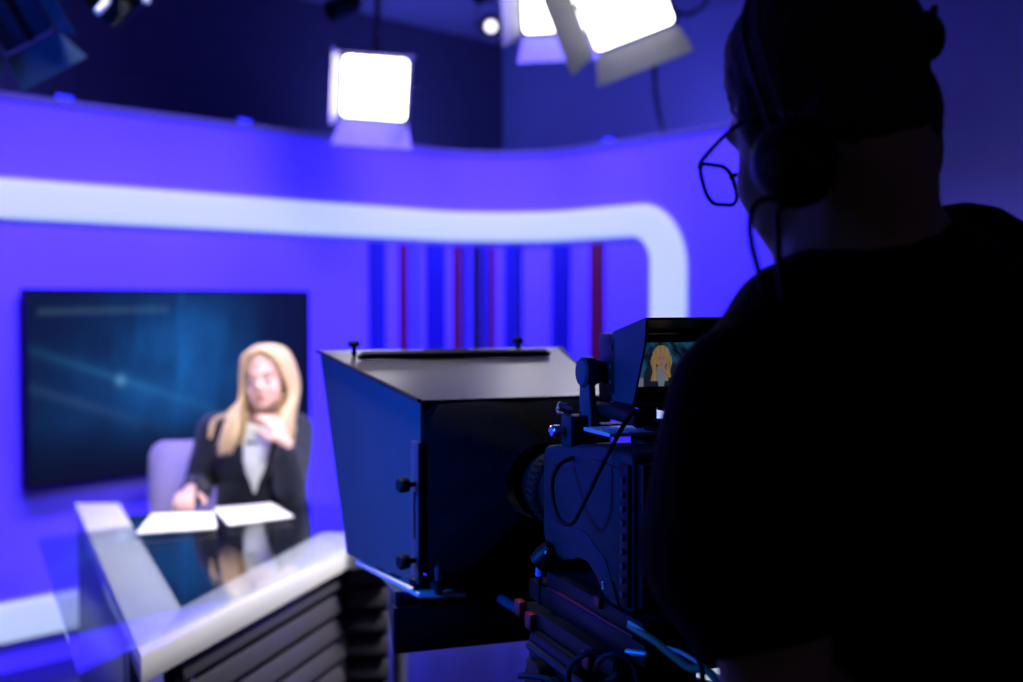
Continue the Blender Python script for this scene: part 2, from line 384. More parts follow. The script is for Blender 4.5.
# ------------------------------------------------------------------ television
def tv_pic(u, v):
    x, y = u * 1.84, v
    n1 = noise.fractal(V((x * 2.2, y * 2.2, 3.1)), 1.0, 2.0, 5) ; n2 = noise.fractal(V((x * 9, y * 2.0, 8.0)), 1.0, 2.0, 4)
    glow = math.exp(-((u - 0.52) ** 2 / 0.05 + (v - 0.66) ** 2 / 0.12)); glow2 = math.exp(-((u - 0.36) ** 2 / 0.10 + (v - 0.42) ** 2 / 0.06))
    b = 0.05 + 0.85 * glow * (0.75 + 0.6 * n1) + 0.30 * glow2 * (0.8 + 0.6 * n1)
    b += 0.6 * max(0, n2) * glow
    d = (v - (0.70 - 0.62 * u))                                    # the long diagonal beam
    st = math.exp(-(d / 0.014) ** 2) * 0.55 * math.exp(-((u - 0.30) / 0.26) ** 2) + math.exp(-(d / 0.045) ** 2) * 0.28 * math.exp(-((u - 0.3) / 0.4) ** 2)
    d2 = v - (0.50 - 0.62 * u); st2 = math.exp(-(d2 / 0.03) ** 2) * 0.30 * math.exp(-((u - 0.12) / 0.22) ** 2)
    bar = math.exp(-((v - 0.895 - 0.02 * u) / 0.018) ** 2) * (1 if 0.03 < u < 0.46 else 0) * 0.34
    sp = math.exp(-((u - 0.29) ** 2 * 3.4 + (v - 0.515) ** 2) / 0.0007) * 0.8
    vert = math.exp(-((u - 0.50) / 0.012) ** 2) * 0.4 * max(0, v - 0.4)
    edge = min(1, max(0, (1.02 - u) / 0.3)) * min(1, max(0, v * 3 + 0.15))
    b = max(0, b * edge + vert * edge)
    r_ = 0.02 * b + 0.10 * st2 + 0.16 * bar + 0.03 * st + 0.3 * sp
    g_ = 0.27 * b + 0.20 * st + 0.20 * st2 + 0.34 * bar + 0.7 * sp
    b_ = 0.95 * b + 0.42 * st + 0.42 * st2 + 0.46 * bar + 1.0 * sp
    return (0.5 * (r_ + 0.004), 0.5 * (g_ + 0.009), 0.5 * (b_ + 0.03))
ts0, ts1 = s_at(24.5, 1.2, 0.06), s_at(308, 1.2, 0.06); TZ0, TZ1 = 0.735, 1.525
tc = wall((ts0 + ts1) / 2, TZ0, 0.04)
tv = thing('television', tc, 'large wall-mounted television showing dark teal streaks behind the presenter', 'television')
def onw(s, z, o): return wall(s, z, o)
g = G(); g.hexa([onw(ts0, TZ0, 0.065), onw(ts1, TZ0, 0.065), onw(ts1, TZ0, 0.025), onw(ts0, TZ0, 0.025), onw(ts0, TZ1, 0.065), onw(ts1, TZ1, 0.065), onw(ts1, TZ1, 0.025), onw(ts0, TZ1, 0.025)], 0.004)
g.build('housing', BLACK, tv)
g = G()
for a, b, c, d in ((ts0, ts1, TZ0, TZ0 + 0.016), (ts0, ts1, TZ1 - 0.012, TZ1), (ts0, ts0 + 0.012, TZ0 + 0.016, TZ1 - 0.012), (ts1 - 0.012, ts1, TZ0 + 0.016, TZ1 - 0.012)):
    g.hexa([onw(a, c, 0.073), onw(b, c, 0.073), onw(b, c, 0.064), onw(a, c, 0.064), onw(a, d, 0.073), onw(b, d, 0.073), onw(b, d, 0.064), onw(a, d, 0.064)], 0.001)
g.build('bezel', BLACK, tv)
g = G(); g.hexa([onw(0.55, 0.95, 0.03), onw(1.05, 0.95, 0.03), onw(1.05, 0.95, 0.0), onw(0.55, 0.95, 0.0), onw(0.55, 1.3, 0.03), onw(1.05, 1.3, 0.03), onw(1.05, 1.3, 0.0), onw(0.55, 1.3, 0.0)])
g.build('wall_mount', GUN, tv)
picture('screen', onw(ts0 + 0.012, TZ0 + 0.016, 0.0665), WD * (ts1 - ts0 - 0.024), V((0, 0, TZ1 - TZ0 - 0.028)), 150, 84, tv_pic, screen_mat('lit_television_picture', 0.75), tv)

# ------------------------------------------------------------------ news desk
DZ = 0.82
gA, gB, gC = F(37, 538, DZ), F(78, 669, DZ), F(347, 546, DZ)
bk = (F(135, 526, DZ) - gA).normalized()
C2 = gC + V((0.13, 0.03, 0)); D2 = V((-0.26, 4.05, DZ)); D1 = F(302, 500, DZ)
top_poly = [gA, gB, gC, C2, D2, D1]
base = F(200, 600, 0.3); base = V(((gA.x + gC.x) / 2, (gA.y + gC.y) / 2, 0))
dk = thing('news_desk', base, 'angular glass-topped news desk with white bands and a dark slatted front', 'desk')
TH = 0.012
g = G(); g.prism([p - V((0, 0, TH)) for p in top_poly], (0, 0, TH), 0.0012, 1)
g.build('glass_top', CLEAR, dk, 20)
zb = DZ - TH - 0.001
oL0, iL0, oL1, iL1 = F(75, 503, zb), F(119, 503, zb), F(141, 657, zb), F(181, 607, zb)
oF1, iF1 = F(347, 549, zb), F(322, 532, zb)
dd = (oF1 - oL1).normalized(); oF2 = oF1 - V((0, 0, 0)); 
def slab(g, poly, z1, h, bev=0.003): return g.prism([V((p.x, p.y, z1 - h)) for p in poly], (0, 0, h), bev)
g = G(); slab(g, [oL0, oL1, iL1, iL0], zb, 0.055); g.build('left_white_band', WHITE, dk)
oF2 = C2 + V((-0.004, 0.02, 0)); iF2 = C2 + V((-0.01, 0.20, 0))
g = G(); slab(g, [oL1 + (iL1 - oL1) * 0.002, oF1, iF1, iL1 + (iF1 - iL1).normalized() * 0.002], zb, 0.055); g.build('front_white_band', WHITE, dk)
g = G(); slab(g, [oF1 + V((0.003, 0, 0)), oF2, iF2, iF1 + V((0.003, 0.0, 0))], zb, 0.055); g.build('side_white_band', WHITE, dk)
inner = [iL0 + (iL1 - iL0) * 0.17, iL1, iF1, iF2 + V((0, 0.003, 0)), D2 - V((0.02, 0.02, 0)), D1 + V((0.0, -0.02, 0))]
off = 0.003
g = G(); slab(g, inner, zb, 0.03, 0.0); g.build('dark_desktop_panel', BLACKGL, dk, 20)
# slatted front: boards on a backing under the front band and round the corner
def slats(g, gb, p0, p1, inn, z0, z1, n):
    a, b = V((p0.x, p0.y, 0)), V((p1.x, p1.y, 0)); q = V(inn)
    for i in range(n):
        za = z0 + (z1 - z0) * i / n; h = (z1 - z0) / n
        g.hexa([a + V((0, 0, za + h * 0.32)), b + V((0, 0, za + h * 0.32)), b + q * 0.022 + V((0, 0, za + h * 0.32)), a + q * 0.022 + V((0, 0, za + h * 0.32)),
                a + q * 0.010 + V((0, 0, za + h)), b + q * 0.010 + V((0, 0, za + h)), b + q * 0.022 + V((0, 0, za + h)), a + q * 0.022 + V((0, 0, za + h))], 0.002)
    gb.hexa([a + q * 0.024 + V((0, 0, z0)), b + q * 0.024 + V((0, 0, z0)), b + q * 0.05 + V((0, 0, z0)), a + q * 0.05 + V((0, 0, z0)),
             a + q * 0.024 + V((0, 0, z1)), b + q * 0.024 + V((0, 0, z1)), b + q * 0.05 + V((0, 0, z1)), a + q * 0.05 + V((0, 0, z1))])
dn = V((-dd.y, dd.x, 0)); dn = dn if dn.dot(iF1 - oF1) > 0 else -dn
sd = (C2 - gC).normalized(); sn = V((-sd.y, sd.x, 0)); INS = 0.018
def meet(p, d, q, e):
    den = d.x * e.y - d.y * e.x; t_ = ((q.x - p.x) * e.y - (q.y - p.y) * e.x) / den; return p + d * t_
f1 = meet(oL1 + dn * INS, dd, oF1 + sn * (INS + 0.02), sd); f0 = oL1 + dd * 0.20 + dn * INS
h0, h1 = f1, meet(oF1 + sn * (INS + 0.02), sd, C2 + V((-0.012, 0, 0)), sn)
g = G(); g.prism([f1 + dn * 0.004 + V((0, 0, -f1.z + 0.02)), f1 + sd * 0.03 + dn * 0.012 + V((0, 0, -f1.z + 0.02)), f1 + sn * 0.05 + V((0.01, 0, -f1.z + 0.02)), f1 - dd * 0.03 + dn * 0.012 + V((0, 0, -f1.z + 0.02))], (0, 0, zb - 0.08)); g.build('corner_post', NIGHT, dk)
g, gb = G(), G(); slats(g, gb, f0, f1, dn, 0.02, zb - 0.06, 11); slats(g, gb, h0, h1, sn, 0.02, zb - 0.06, 11)
g.build('slatted_front', SLAT, dk, 30); gb.build('backing_board', NIGHT, dk)
def post(name, x, y, r, m):
    g = G(); g.rod((x, y, 0.012), (x, y, zb - 0.055), r, n=14); g.lathe((x, y, 0), (0, 0, 1), [(0, r * 1.9), (0.01, r * 1.9), (0.013, r * 1.2)], 14); return g.build(name, m, dk)
pl = F(104, 560, zb)
for p in (oL1 + (iL1 - oL1) * 0.2 + (oL0 - oL1) * 0.12, oL1 + (iL1 - oL1) * 0.45 + dd * 0.09, lerp(oL0, iL0, 0.5) + V((0.05, -0.08, 0)), C2 + V((-0.03, 0.4, 0))):
    post('leg', p.x, p.y, 0.022, STEEL)
lp0, lp1 = lerp(oL0, oL1, 0.01), lerp(oL0, oL1, 0.80); pn = V((iL0 - oL0)).normalized()
g = G(); g.prism([V((p.x, p.y, 0.0)) for p in (lp0 + pn * 0.006, lp1 + pn * 0.006, lp1 + pn * 0.05, lp0 + pn * 0.05)], (0, 0, zb - 0.056), 0.003)
g.build('side_panel', mat('dark_side_panel', (0.012, 0.013, 0.02), 0.35, noise_amt=0.1, spec=0.3), dk)

def sheet(name, quad, z, lab):
    p = [F(x, y, z) for x, y in quad]; gg = G(); N = 10; rows = []
    for j in range(N + 1):
        row = []
        for i in range(N + 1):
            q = lerp(lerp(p[0], p[1], i / N), lerp(p[3], p[2], i / N), j / N)
            q.z = z + 0.0012 * (1 + math.sin(i * 0.6 + j * 0.25)) * (i / N) * 0.8; row.append(q)
        rows.append(row)
    vs = [v for r in rows for v in r]; k = N + 1; n = len(vs); vs2 = vs + [v + V((0, 0, 0.0015)) for v in vs]; fs = []
    for j in range(N):
        for i in range(N):
            a = j * k + i; fs.append((a, a + k, a + k + 1, a + 1)); fs.append((n + a, n + a + 1, n + a + k + 1, n + a + k))
    for i in range(N):
        fs += [(i, i + 1, n + i + 1, n + i), (N * k + i, n + N * k + i, n + N * k + i + 1, N * k + i + 1), (i * k, n + i * k, n + i * k + k, i * k + k), (i * k + N, i * k + k + N, n + i * k + k + N, n + i * k + N)]
    gg.add(vs2, fs); return props(gg.build(name, PAPER, None, 0), lab, 'paper', 'script sheets on the news desk')
sheet('paper_sheet', [(136, 534), (217, 528.5), (214, 513), (152, 514)], DZ + 0.0004, 'white script sheet lying under the presenter\'s writing hand')
sheet('paper_sheet', [(229, 525.5), (294, 517), (271, 503.5), (213, 508.5)], DZ + 0.0004, 'white script sheet lying in front of the presenter\'s blouse, away from the pen')

# ------------------------------------------------------------------ presenter
def head_parts(g, H, Rm, female, sc=1.0):
    def q(x, y, z): return H + Rm @ (V((x, y, z)) * sc)
    def e(c, r): g.sph(q(*c), V(r) * sc, Rm, 22, 14)
    e((0, -0.012, 0.010 if female else 0.022), (0.072 if female else 0.074, 0.094, 0.084 if female else 0.090)); e((0, 0.028, -0.04), (0.060, 0.066, 0.082))
    e((0, 0.054 if female else 0.05, -0.095), (0.036 if female else 0.042, 0.040, 0.026)); e((0.022, 0.048, -0.078), (0.032, 0.036, 0.030)); e((-0.022, 0.048, -0.078), (0.032, 0.036, 0.030)); e((0.03, 0.055, -0.05), (0.028, 0.03, 0.036)); e((-0.03, 0.055, -0.05), (0.028, 0.03, 0.036))
    g.caps([q(-0.036, 0.076, 0.008), q(0, 0.084, 0.008), q(0.036, 0.076, 0.008)], [0.009 * sc, 0.011 * sc, 0.009 * sc], 10)
    g.caps([q(0, 0.09, -0.005), q(0, 0.105, -0.035)], [0.008 * sc, 0.0125 * sc], 10)
    for sx in (-1, 1):
        e((sx * 0.010, 0.096, -0.04), (0.008, 0.009, 0.007)); ey = -0.012 if female else -0.035; ez = 0.0 if female else -0.03; e((sx * 0.078, ey, ez - 0.022), (0.010, 0.018, 0.031)); e((sx * 0.083, ey - 0.008, ez - 0.015), (0.006, 0.014, 0.022))
    e((0, 0.088, -0.066), (0.022, 0.014, 0.007)); e((0, 0.086, -0.075), (0.020, 0.014, 0.007))
    return q
def hand(g, W, d, nrm, length=0.17, curl=0.35, side=1, spread=0.1):
    """palm, four unequal bent fingers, thumb from the palm's side; d: pointing, nrm: back of the hand"""
    d = V(d).normalized(); nrm = (V(nrm) - d * V(nrm).dot(d)).normalized(); s = d.cross(nrm) * side; L = length
    rot = Matrix((s, d, nrm)).transposed()
    g.sph(W + d * L * 0.25, (L * 0.215, L * 0.29, L * 0.085), rot, 18, 10); g.sph(W + d * L * 0.36, (L * 0.23, L * 0.16, L * 0.075), rot, 16, 8)
    for i, (o, ln) in enumerate(((-0.17, 0.43), (-0.058, 0.49), (0.058, 0.46), (0.165, 0.36))):
        p = W + d * L * 0.47 + s * L * o; pts = [p - d * L * 0.1, p]; a = curl * (0.6 + 0.12 * i); dr = (d + s * o * spread * 4).normalized()
        for k, f in enumerate((0.42, 0.33, 0.25)):
            dr = Matrix.Rotation(-a if True else a, 3, s * side) @ dr if k or curl > 0.5 else dr
            p = p + dr * L * ln * f; pts.append(p)
        g.caps(pts, [L * 0.052, L * 0.055, L * 0.05, L * 0.045, L * 0.037], 10)
    b = W + d * L * 0.16 - s * L * 0.14; t1 = b + (d * 0.55 - s * 0.72 - nrm * 0.25).normalized() * L * 0.25; t2 = t1 + (d * 0.9 - s * 0.25 - nrm * 0.35).normalized() * L * 0.19
    g.caps([b, t1, t2], [L * 0.085, L * 0.062, L * 0.045], 10)

HA = P(265.5, 374, 4.13); RA = Matrix.Rotation(R(180 - 4), 3, 'Z') @ Matrix.Rotation(R(-4), 3, 'X') @ Matrix.Rotation(R(5), 3, 'Y')
PX, PY = -0.855, 4.26
g = G(); q = head_parts(g, HA, RA, True, 0.93)
chin = q(0, 0.09, -0.105)
g.caps([q(0, -0.015, -0.06), V((-0.835, 4.2, 1.09)), V((PX, PY - 0.01, 1.03))], [0.05, 0.047, 0.06])
SHL, SHR = V((-1.015, 4.27, 1.02)), V((-0.738, 4.27, 1.02))
ELL, WRL = V((-1.075, 4.27, 0.835)), V((-1.04, 4.03, 0.862))
ELR, WRR = V((-0.722, 4.055, 0.872)), P(286, 444, 4.0)
g.sph((PX, PY, 0.95), (0.15, 0.095, 0.14)); g.sph((PX, PY + 0.01, 0.78), (0.135, 0.095, 0.16)); g.sph((PX, PY + 0.01, 0.60), (0.165, 0.13, 0.13))
g.caps([SHL, ELL, WRL], [0.045, 0.036, 0.024]); g.caps([SHR, ELR, WRR], [0.045, 0.036, 0.024])
hand(g, WRL + V((0.0, -0.01, 0.0)), (0.05, -1, -0.12), (0.0, -0.1, 1), 0.165, 0.55, 1)
hd = (P(264, 404, 4.0) - WRR).normalized(); hand(g, WRR + hd * 0.003, hd, V((0.80, -0.55, 0.25)), 0.150, 0.55, 1)
for sx in (-1, 1):
    hip = V((PX + sx * 0.085, PY - 0.0, 0.56)); kn = V((PX + sx * 0.10, PY - 0.40, 0.55)); an = V((PX + sx * 0.10, PY - 0.36, 0.12))
    g.caps([hip, kn, an], [0.085, 0.055, 0.038]); g.caps([an + V((0, 0.02, -0.06)), an + V((0, -0.13, -0.085))], [0.035, 0.028])
g.fuse(0.0055, 3)
LADY = g.build('person', SKIN, None, 60, origin=(PX, PY, 0))
props(LADY, 'blonde woman in a navy blazer seated at the news desk, chin on hand and writing', 'person')
# face details
for sx, in ((-1,), (1,)):
    g = G(); g.sph(q(sx * 0.031, 0.0765, -0.014), (0.0115, 0.0115, 0.0075), RA); e_ = g.build('eye', EYEW, LADY, 60)
    g = G(); g.sph(q(sx * 0.031, 0.0855, -0.017), (0.0070, 0.0035, 0.0050), RA); g.build('iris', IRIS, e_, 60)
    g = G(); g.caps(spline([q(sx * 0.016, 0.0925, 0.008), q(sx * 0.034, 0.0885, 0.014), q(sx * 0.05, 0.077, 0.008)], 3), [0.0025] * 7, 8); g.build('eyebrow', mat('light_brown_brow', (0.2, 0.11, 0.05), 0.6, noise_amt=0.1), LADY, 60)
g = G(); g.sph(q(0, 0.0985, -0.0655), (0.020, 0.0055, 0.0042), RA); g.sph(q(0, 0.096, -0.0735), (0.017, 0.0065, 0.005), RA); g.build('lips', LIP, LADY, 60)
# blazer
g = G()
g.sph((PX, PY, 0.95), (0.172, 0.118, 0.155)); g.sph((PX, PY + 0.005, 0.80), (0.158, 0.118, 0.18)); g.sph((PX, PY + 0.005, 0.66), (0.182, 0.142, 0.12))
g.caps([V((PX - 0.06, PY + 0.01, 1.06)), SHL + V((0, 0, 0.012)), ELL, lerp(ELL, WRL, 0.86)], [0.05, 0.062, 0.052, 0.038]); g.caps([V((PX + 0.06, PY + 0.01, 1.06)), SHR + V((0, 0, 0.012)), ELR, lerp(ELR, WRR, 0.80)], [0.05, 0.062, 0.055, 0.04])
g.fuse(0.006, 4)
g.warp(lambda c: c + V((0, 0, 0)) + (V((c.x - PX, c.y - PY, 0)).normalized() * 0.003 * noise.noise(c * 22)))
tree = g.bvh()
BLZ = g.build('blazer', NAVY, LADY, 60)
def front(px, py, off):
    o = V((0, 0, CH)); r = (P(px, py, 1.0) - o).normalized(); h = tree.ray_cast(o + r * 3.0, r)
    p = h[0] if h[0] else P(px, py, 4.15); return p - r * off
def patch(name, rows, m, parent, off, th, n=10):
    """cloth lying on the blazer: rows of (y, x_left, x_right) in the survey"""
    g = G(); A, B = [], []
    for (y, x0, x1) in rows:
        A.append([front(lerp(x0, x1, i / n), y, off + th * math.sin(PI * (0.12 + 0.76 * i / n))) for i in range(n + 1)]); B.append([front(lerp(x0, x1, i / n), y, -0.012) for i in range(n + 1)])
    rings = [a + b[::-1] for a, b in zip(A, B)]
    g.loft(rings); return g.build(name, m, parent, 50)
patch('blouse', [(424, 240, 277), (432, 240.5, 276), (440, 241, 274), (450, 241.5, 271), (460, 242, 268), (470, 244, 265), (480, 247, 261), (488, 251, 258), (493, 253, 256)], BLOUSE, LADY, 0.003, 0.010)
patch('blouse_collar', [(423, 240, 250), (430, 241, 256), (437, 244, 257), (443, 250, 256)], BLOUSE, LADY, 0.012, 0.006, 5)
patch('lapel', [(424, 231, 242), (436, 230, 243), (446, 229.5, 243.5), (456, 232, 244), (466, 237, 245.5), (478, 242, 248.5), (491, 250, 253.5)], NAVY, BLZ, 0.006, 0.004, 6)
patch('lapel', [(424, 276, 285), (436, 274, 286), (446, 271, 285), (456, 268, 281), (466, 265, 276), (478, 260, 268), (491, 255, 258)], NAVY, BLZ, 0.006, 0.004, 6)
mc = front(248, 443, 0.022)
g = G(); g.caps([mc, mc + V((0.012, 0, 0.003)), mc + V((0.03, 0.0, -0.002))], [0.006, 0.004, 0.003]); g.build('lapel_microphone', BLACK, LADY)
# hair
g = G(); rnd = random.Random(3)
def hq(x, y, z): return HA + RA @ (V((x, y, z)) * 0.93)
g.sph(hq(0, -0.022, 0.026), (0.074, 0.086, 0.074), RA); g.sph(hq(0, -0.06, -0.06), (0.072, 0.046, 0.12), RA)
for side in (-1, 1):
    for i in range(64):
        u = i / 63.0; w = rnd.uniform(-1, 1); rr = rnd.uniform(0.006, 0.0115)
        st = hq(0.006 + side * 0.004, lerp(0.050, -0.07, u), lerp(0.094, 0.100, min(1, u * 3)) - 0.02 * max(0, u - 0.6))
        m1 = hq(side * (0.052 + 0.004 * w), lerp(0.058, -0.075, u), 0.072)
        m2 = hq(side * (0.070 + 0.010 * min(1, u * 3) + 0.005 * abs(w)), lerp(0.042, -0.075, u), 0.010)
        m3 = HA + RA @ V((side * (0.078 + 0.010 * rnd.random()), lerp(0.024, -0.06, u), -0.075))
        low = rnd.uniform(0.0, 1.0)
        wx = -side                                       # she faces the camera: her right is the picture's left
        xo = wx * (lerp(0.066, 0.096, rnd.random()) if side > 0 else lerp(0.060, 0.086, rnd.random()))
        if side > 0: xo -= 0.02 * rnd.random()
        yo = lerp(-0.075, 0.06, u) - 0.02 * (u < 0.6)
        m4 = HA + V((xo, yo, -0.15 - 0.02 * w)); zend = lerp(-0.265, -0.215, low)
        if side < 0: zend += 0.025
        m5 = HA + V((xo * 1.03 + 0.012 * w + (-0.02 if side > 0 else 0.0), yo - 0.018 * (u < 0.5), zend))
        g.tube(spline([st, m1, m2, m3, m4, m5], 4), [rr * k for k in (0.5, .9, 1, 1, 1, 1, 1, 1, 1, 1, 1, 1, 1, 1, .95, .9, .8, .7, .55, .4, .2)], 6)
for i in range(7):                                       # loose lock fallen behind the shoulder
    w = rnd.uniform(-1, 1)
    g.tube(spline([HA + V((-0.09, 0.03, -0.09)), HA + V((-0.125 + 0.006 * w, 0.02, -0.135)), HA + V((-0.172 + 0.008 * w, 0.02, -0.155 + 0.005 * w)), HA + V((-0.187 + 0.006 * w, 0.015, -0.215))], 5), [0.008] * 12 + [0.006, 0.004, 0.003, 0.002], 6)
g.build('hair', BLONDE, LADY, 60)
g = G(); g.box((PX, PY - 0.13, 0.60), (0.33, 0.30, 0.06), None, 0.02)
for sx in (-1, 1):
    kn = V((PX + sx * 0.10, PY - 0.40, 0.55)); an = V((PX + sx * 0.10, PY - 0.36, 0.12)); g.caps([V((PX + sx * 0.085, PY, 0.57)), kn, an], [0.10, 0.07, 0.055])
g.fuse(0.009, 3); g.build('trousers', NAVY, LADY, 60)
pt = WRL + V((0.045, -0.10, -0.028)); g = G()
g.tube([pt + V((0.005, -0.028, -0.0085)), pt + V((0.002, -0.018, 0.0)), pt + V((-0.01, 0.06, 0.09))], [0.0008, 0.0038, 0.0038], 10)
props(g.build('pen', BLACK, None, 40), 'slim dark pen held in the presenter\'s writing hand', 'pen')

# office chair
cx, cy = -1.10, 4.60; ch = thing('office_chair', (cx, cy, 0), 'grey fabric swivel chair with a rounded backrest behind the presenter', 'chair', rz=R(14))
MC = WM[ch.name]
def rrect(w, h, r, n=5):
    o = []
    for sx, sz, a0 in ((1, 1, 0), (-1, 1, 90), (-1, -1, 180), (1, -1, 270)):
        for i in range(n + 1):
            a = R(a0 + 90 * i / n); o.append((sx * (w / 2 - r) + r * math.cos(a), sz * (h / 2 - r) + r * math.sin(a)))
    return o
def slabr(g, w, h, r, t, fn):
    o = rrect(w, h, r); k = [(0.93, 0), (1, 0.2), (1, 0.8), (0.93, 1)]
    rings = [[fn(x * s, z * s, t * d) for x, z in o] for s, d in k]; return g.loft(rings)
g = G(MC); slabr(g, 0.47, 0.50, 0.06, 0.06, lambda x, z, d: V((x, 0.02 + d - 0.35 * x * x * -1 + 0.12 * (z + 0.25), 0.70 + z))); g.build('backrest', CHAIRM, ch)
g = G(MC); slabr(g, 0.48, 0.46, 0.08, 0.07, lambda x, z, d: V((x, -0.22 + z, 0.40 + d))); g.build('seat', CHAIRM, ch)
for sx in (-1, 1):
    g = G(MC); g.tube(spline([(sx * 0.2, -0.16, 0.40), (sx * 0.27, -0.16, 0.42), (sx * 0.275, -0.14, 0.62)], 4), 0.014, 10); g.span((sx * 0.275 - 0.03, -0.28, 0.62), (sx * 0.275 + 0.03, -0.02, 0.645), 0.01); g.build('armrest', BLACK, ch)
g = G(MC); g.tube(spline([(0, -0.1, 0.39), (0, 0.06, 0.42), (0, 0.09, 0.62)], 5), 0.022, 10); g.build('back_support', BLACK, ch)
g = G(MC); g.rod((0, -0.2, 0.09), (0, -0.2, 0.40), 0.026); g.lathe((0, -0.2, 0.075), (0, 0, 1), [(0, 0.03), (0.05, 0.045), (0.07, 0.03)]); g.build('gas_column', BLACK, ch)
for k in range(5):
    a = 2 * PI * k / 5 + 0.3; d = V((math.cos(a), math.sin(a), 0)); c0 = V((0, -0.2, 0.1))
    g = G(MC); g.tube([c0 + d * 0.03, c0 + d * 0.3 - V((0, 0, 0.03))], [0.022, 0.014], 8); lg = g.build('leg', BLACK, ch)
    g = G(MC); n = V((-d.y, d.x, 0)); e = c0 + d * 0.3; e.z = 0.027
    g.rod(e - n * 0.022, e + n * 0.022, 0.027, n=14); g.rod(V((e.x, e.y, 0.03)), V((e.x, e.y, 0.072)), 0.008); g.build('caster', RUBBER, lg)

# ------------------------------------------------------------------ rig frame for teleprompter, camera, viewfinder, tripod
RB = V((0.13, 1.574, 0)); RZ = R(20); MR = Matrix.Translation(RB) @ Matrix.Rotation(RZ, 4, 'Z')
def rig(u, v, z): return MR @ V((u, v, z))

# teleprompter
tp = thing('teleprompter', rig(0, 0.5, 0.93), 'teleprompter with a flared dark hood, blue-lit side and grey top sheet', 'teleprompter', rz=RZ)
def side_panel(sx):
    a, b, c, d = (sx * 0.155, 0.35, 1.055), (sx * 0.155, 0.35, 1.326), (sx * 0.226, 0.745, 1.386), (sx * 0.205, 0.63, 1.052)
    g = G(MR); g.prism([a, b, c, d], (sx * -0.005, 0, 0), 0.001, 1); return g
HOODSIDE = mat('dark_blue_grey_hood_panel', (0.055, 0.068, 0.09), 0.6, spec=0.2, noise_amt=0.06, nscale=15, bump=0.02)
for sx in (-1, 1): side_panel(sx).build('hood_side', HOODSIDE, tp)
g = G(MR); g.hexa([(-0.158, 0.345, 1.328), (0.158, 0.345, 1.328), (0.236, 0.75, 1.387), (-0.229, 0.75, 1.387), (-0.158, 0.345, 1.332), (0.158, 0.345, 1.332), (0.236, 0.75, 1.391), (-0.229, 0.75, 1.391)], 0.0008, 1)
top = g.build('hood_top', HOODTOP, tp)
def ontop(u, v, h=0.0): return V((u, v, 1.332 + (v - 0.345) * 0.059 / 0.405 + h))
for a, b in ((-1, 1),):
    for s in (-1, 1):
        g = G(MR); g.tube([V((s * 0.1575, 0.345, 1.331)), V((s * 0.2295, 0.75, 1.390))], 0.0035, 8); g.build('edge_trim', BLACK, tp)
g = G(MR); g.tube([ontop(-0.178, 0.652, 0.005), ontop(-0.17, 0.655, 0.008), ontop(0.165, 0.655, 0.008), ontop(0.173, 0.652, 0.005)], [0.004, 0.0075, 0.0075, 0.004], 10); g.build('handle_bar', RUBBER, top)
g = G(MR); g.box(ontop(-0.005, 0.708, 0.004), (0.085, 0.016, 0.008), None, 0.003); g.build('grip', RUBBER, top)
for u, v in ((-0.175, 0.70), (0.135, 0.715)):
    g = G(MR); p = ontop(u, v, 0.0); g.lathe(p, (0, 0, 1), [(0, 0.004), (0.014, 0.0045), (0.015, 0.010), (0.022, 0.011), (0.026, 0.008), (0.026, 0)], 14); g.build('thumb_screw', RUBBER, top)
for u in (-0.075, 0.055):
    g = G(MR); p = ontop(u, 0.725, 0.0); g.tube([p, p + V((0.0, 0, 0.009))], [0.0016, 0.001], 6); g.build('pin', GUN, top)
# beam-splitter glass, slanting down towards the rear
g = G(MR); g.hexa([(-0.205, 0.625, 1.06), (0.205, 0.625, 1.06), (0.205, 0.629, 1.06), (-0.205, 0.629, 1.06), (-0.22, 0.735, 1.382), (0.22, 0.735, 1.382), (0.22, 0.739, 1.382), (-0.22, 0.739, 1.382)])
g.build('beam_splitter_glass', GLASSM, tp)
# rear cloth: from the hood's rear frame to a sleeve round the lens
LZ = 1.215
def cloth(lines=44):
    rings = []
    for k in range(15):
        t_ = k / 14.0; ring = []
        for j in range(lines):
            a = 2 * PI * j / lines; c_, s_ = math.cos(a), math.sin(a); m_ = max(abs(c_), abs(s_))
            rx, rz = 0.153 * c_ / m_, 0.134 * s_ / m_
            f = 1 - t_ ** 1.6
            u = lerp(0.060 * c_, rx, f); z = lerp(LZ + 0.060 * s_, 1.193 + rz, f)
            w = 0.006 * math.sin(a * 7 + 2 * t_) * math.sin(PI * t_)
            ring.append(V((u * (1 + w), lerp(0.352, 0.235, t_) + 0.004 * math.sin(a * 11 + t_ * 5) * math.sin(PI * t_), z + w)))
        rings.append(ring)
    return rings
g = G(MR); g.loft(cloth(), cap=False); g.build('black_cloth_cover', MATTE, tp, 60)
g = G(MR); g.span((-0.155, 0.352, 1.0185), (0.155, 0.358, 1.068), 0.001); g.build('rear_skirt', MATTE, tp)
# bracket on the near left edge
g = G(MR); g.span((-0.163, 0.335, 1.06), (-0.157, 0.375, 1.27), 0.001); g.build('slotted_bracket', GUN, tp)
g = G(MR); g.span((-0.1645, 0.350, 1.125), (-0.1625, 0.360, 1.195), 0.0005); g.build('slot', BLACK, tp)
for z in (1.207, 1.093):
    g = G(MR); g.lathe((-0.163, 0.352, z), (-1, -0.25, 0), [(0, 0.004), (0.012, 0.0045), (0.013, 0.011), (0.024, 0.012), (0.028, 0.009), (0.028, 0)], 14); g.build('clamp_knob', RUBBER, tp)
g = G(MR); g.rod((-0.135, 0.325, 1.045), (-0.135, 0.325, 1.185), 0.0055); g.build('support_post', GUN, tp)
g = G(MR); g.prism([(-0.163, 0.335, 1.04), (-0.095, 0.315, 1.04), (-0.095, 0.36, 1.04), (-0.13, 0.40, 1.04), (-0.172, 0.60, 1.04), (-0.198, 0.60, 1.04)], (0, 0, 0.007), 0.001); bp = g.build('base_bracket', ALU, tp)
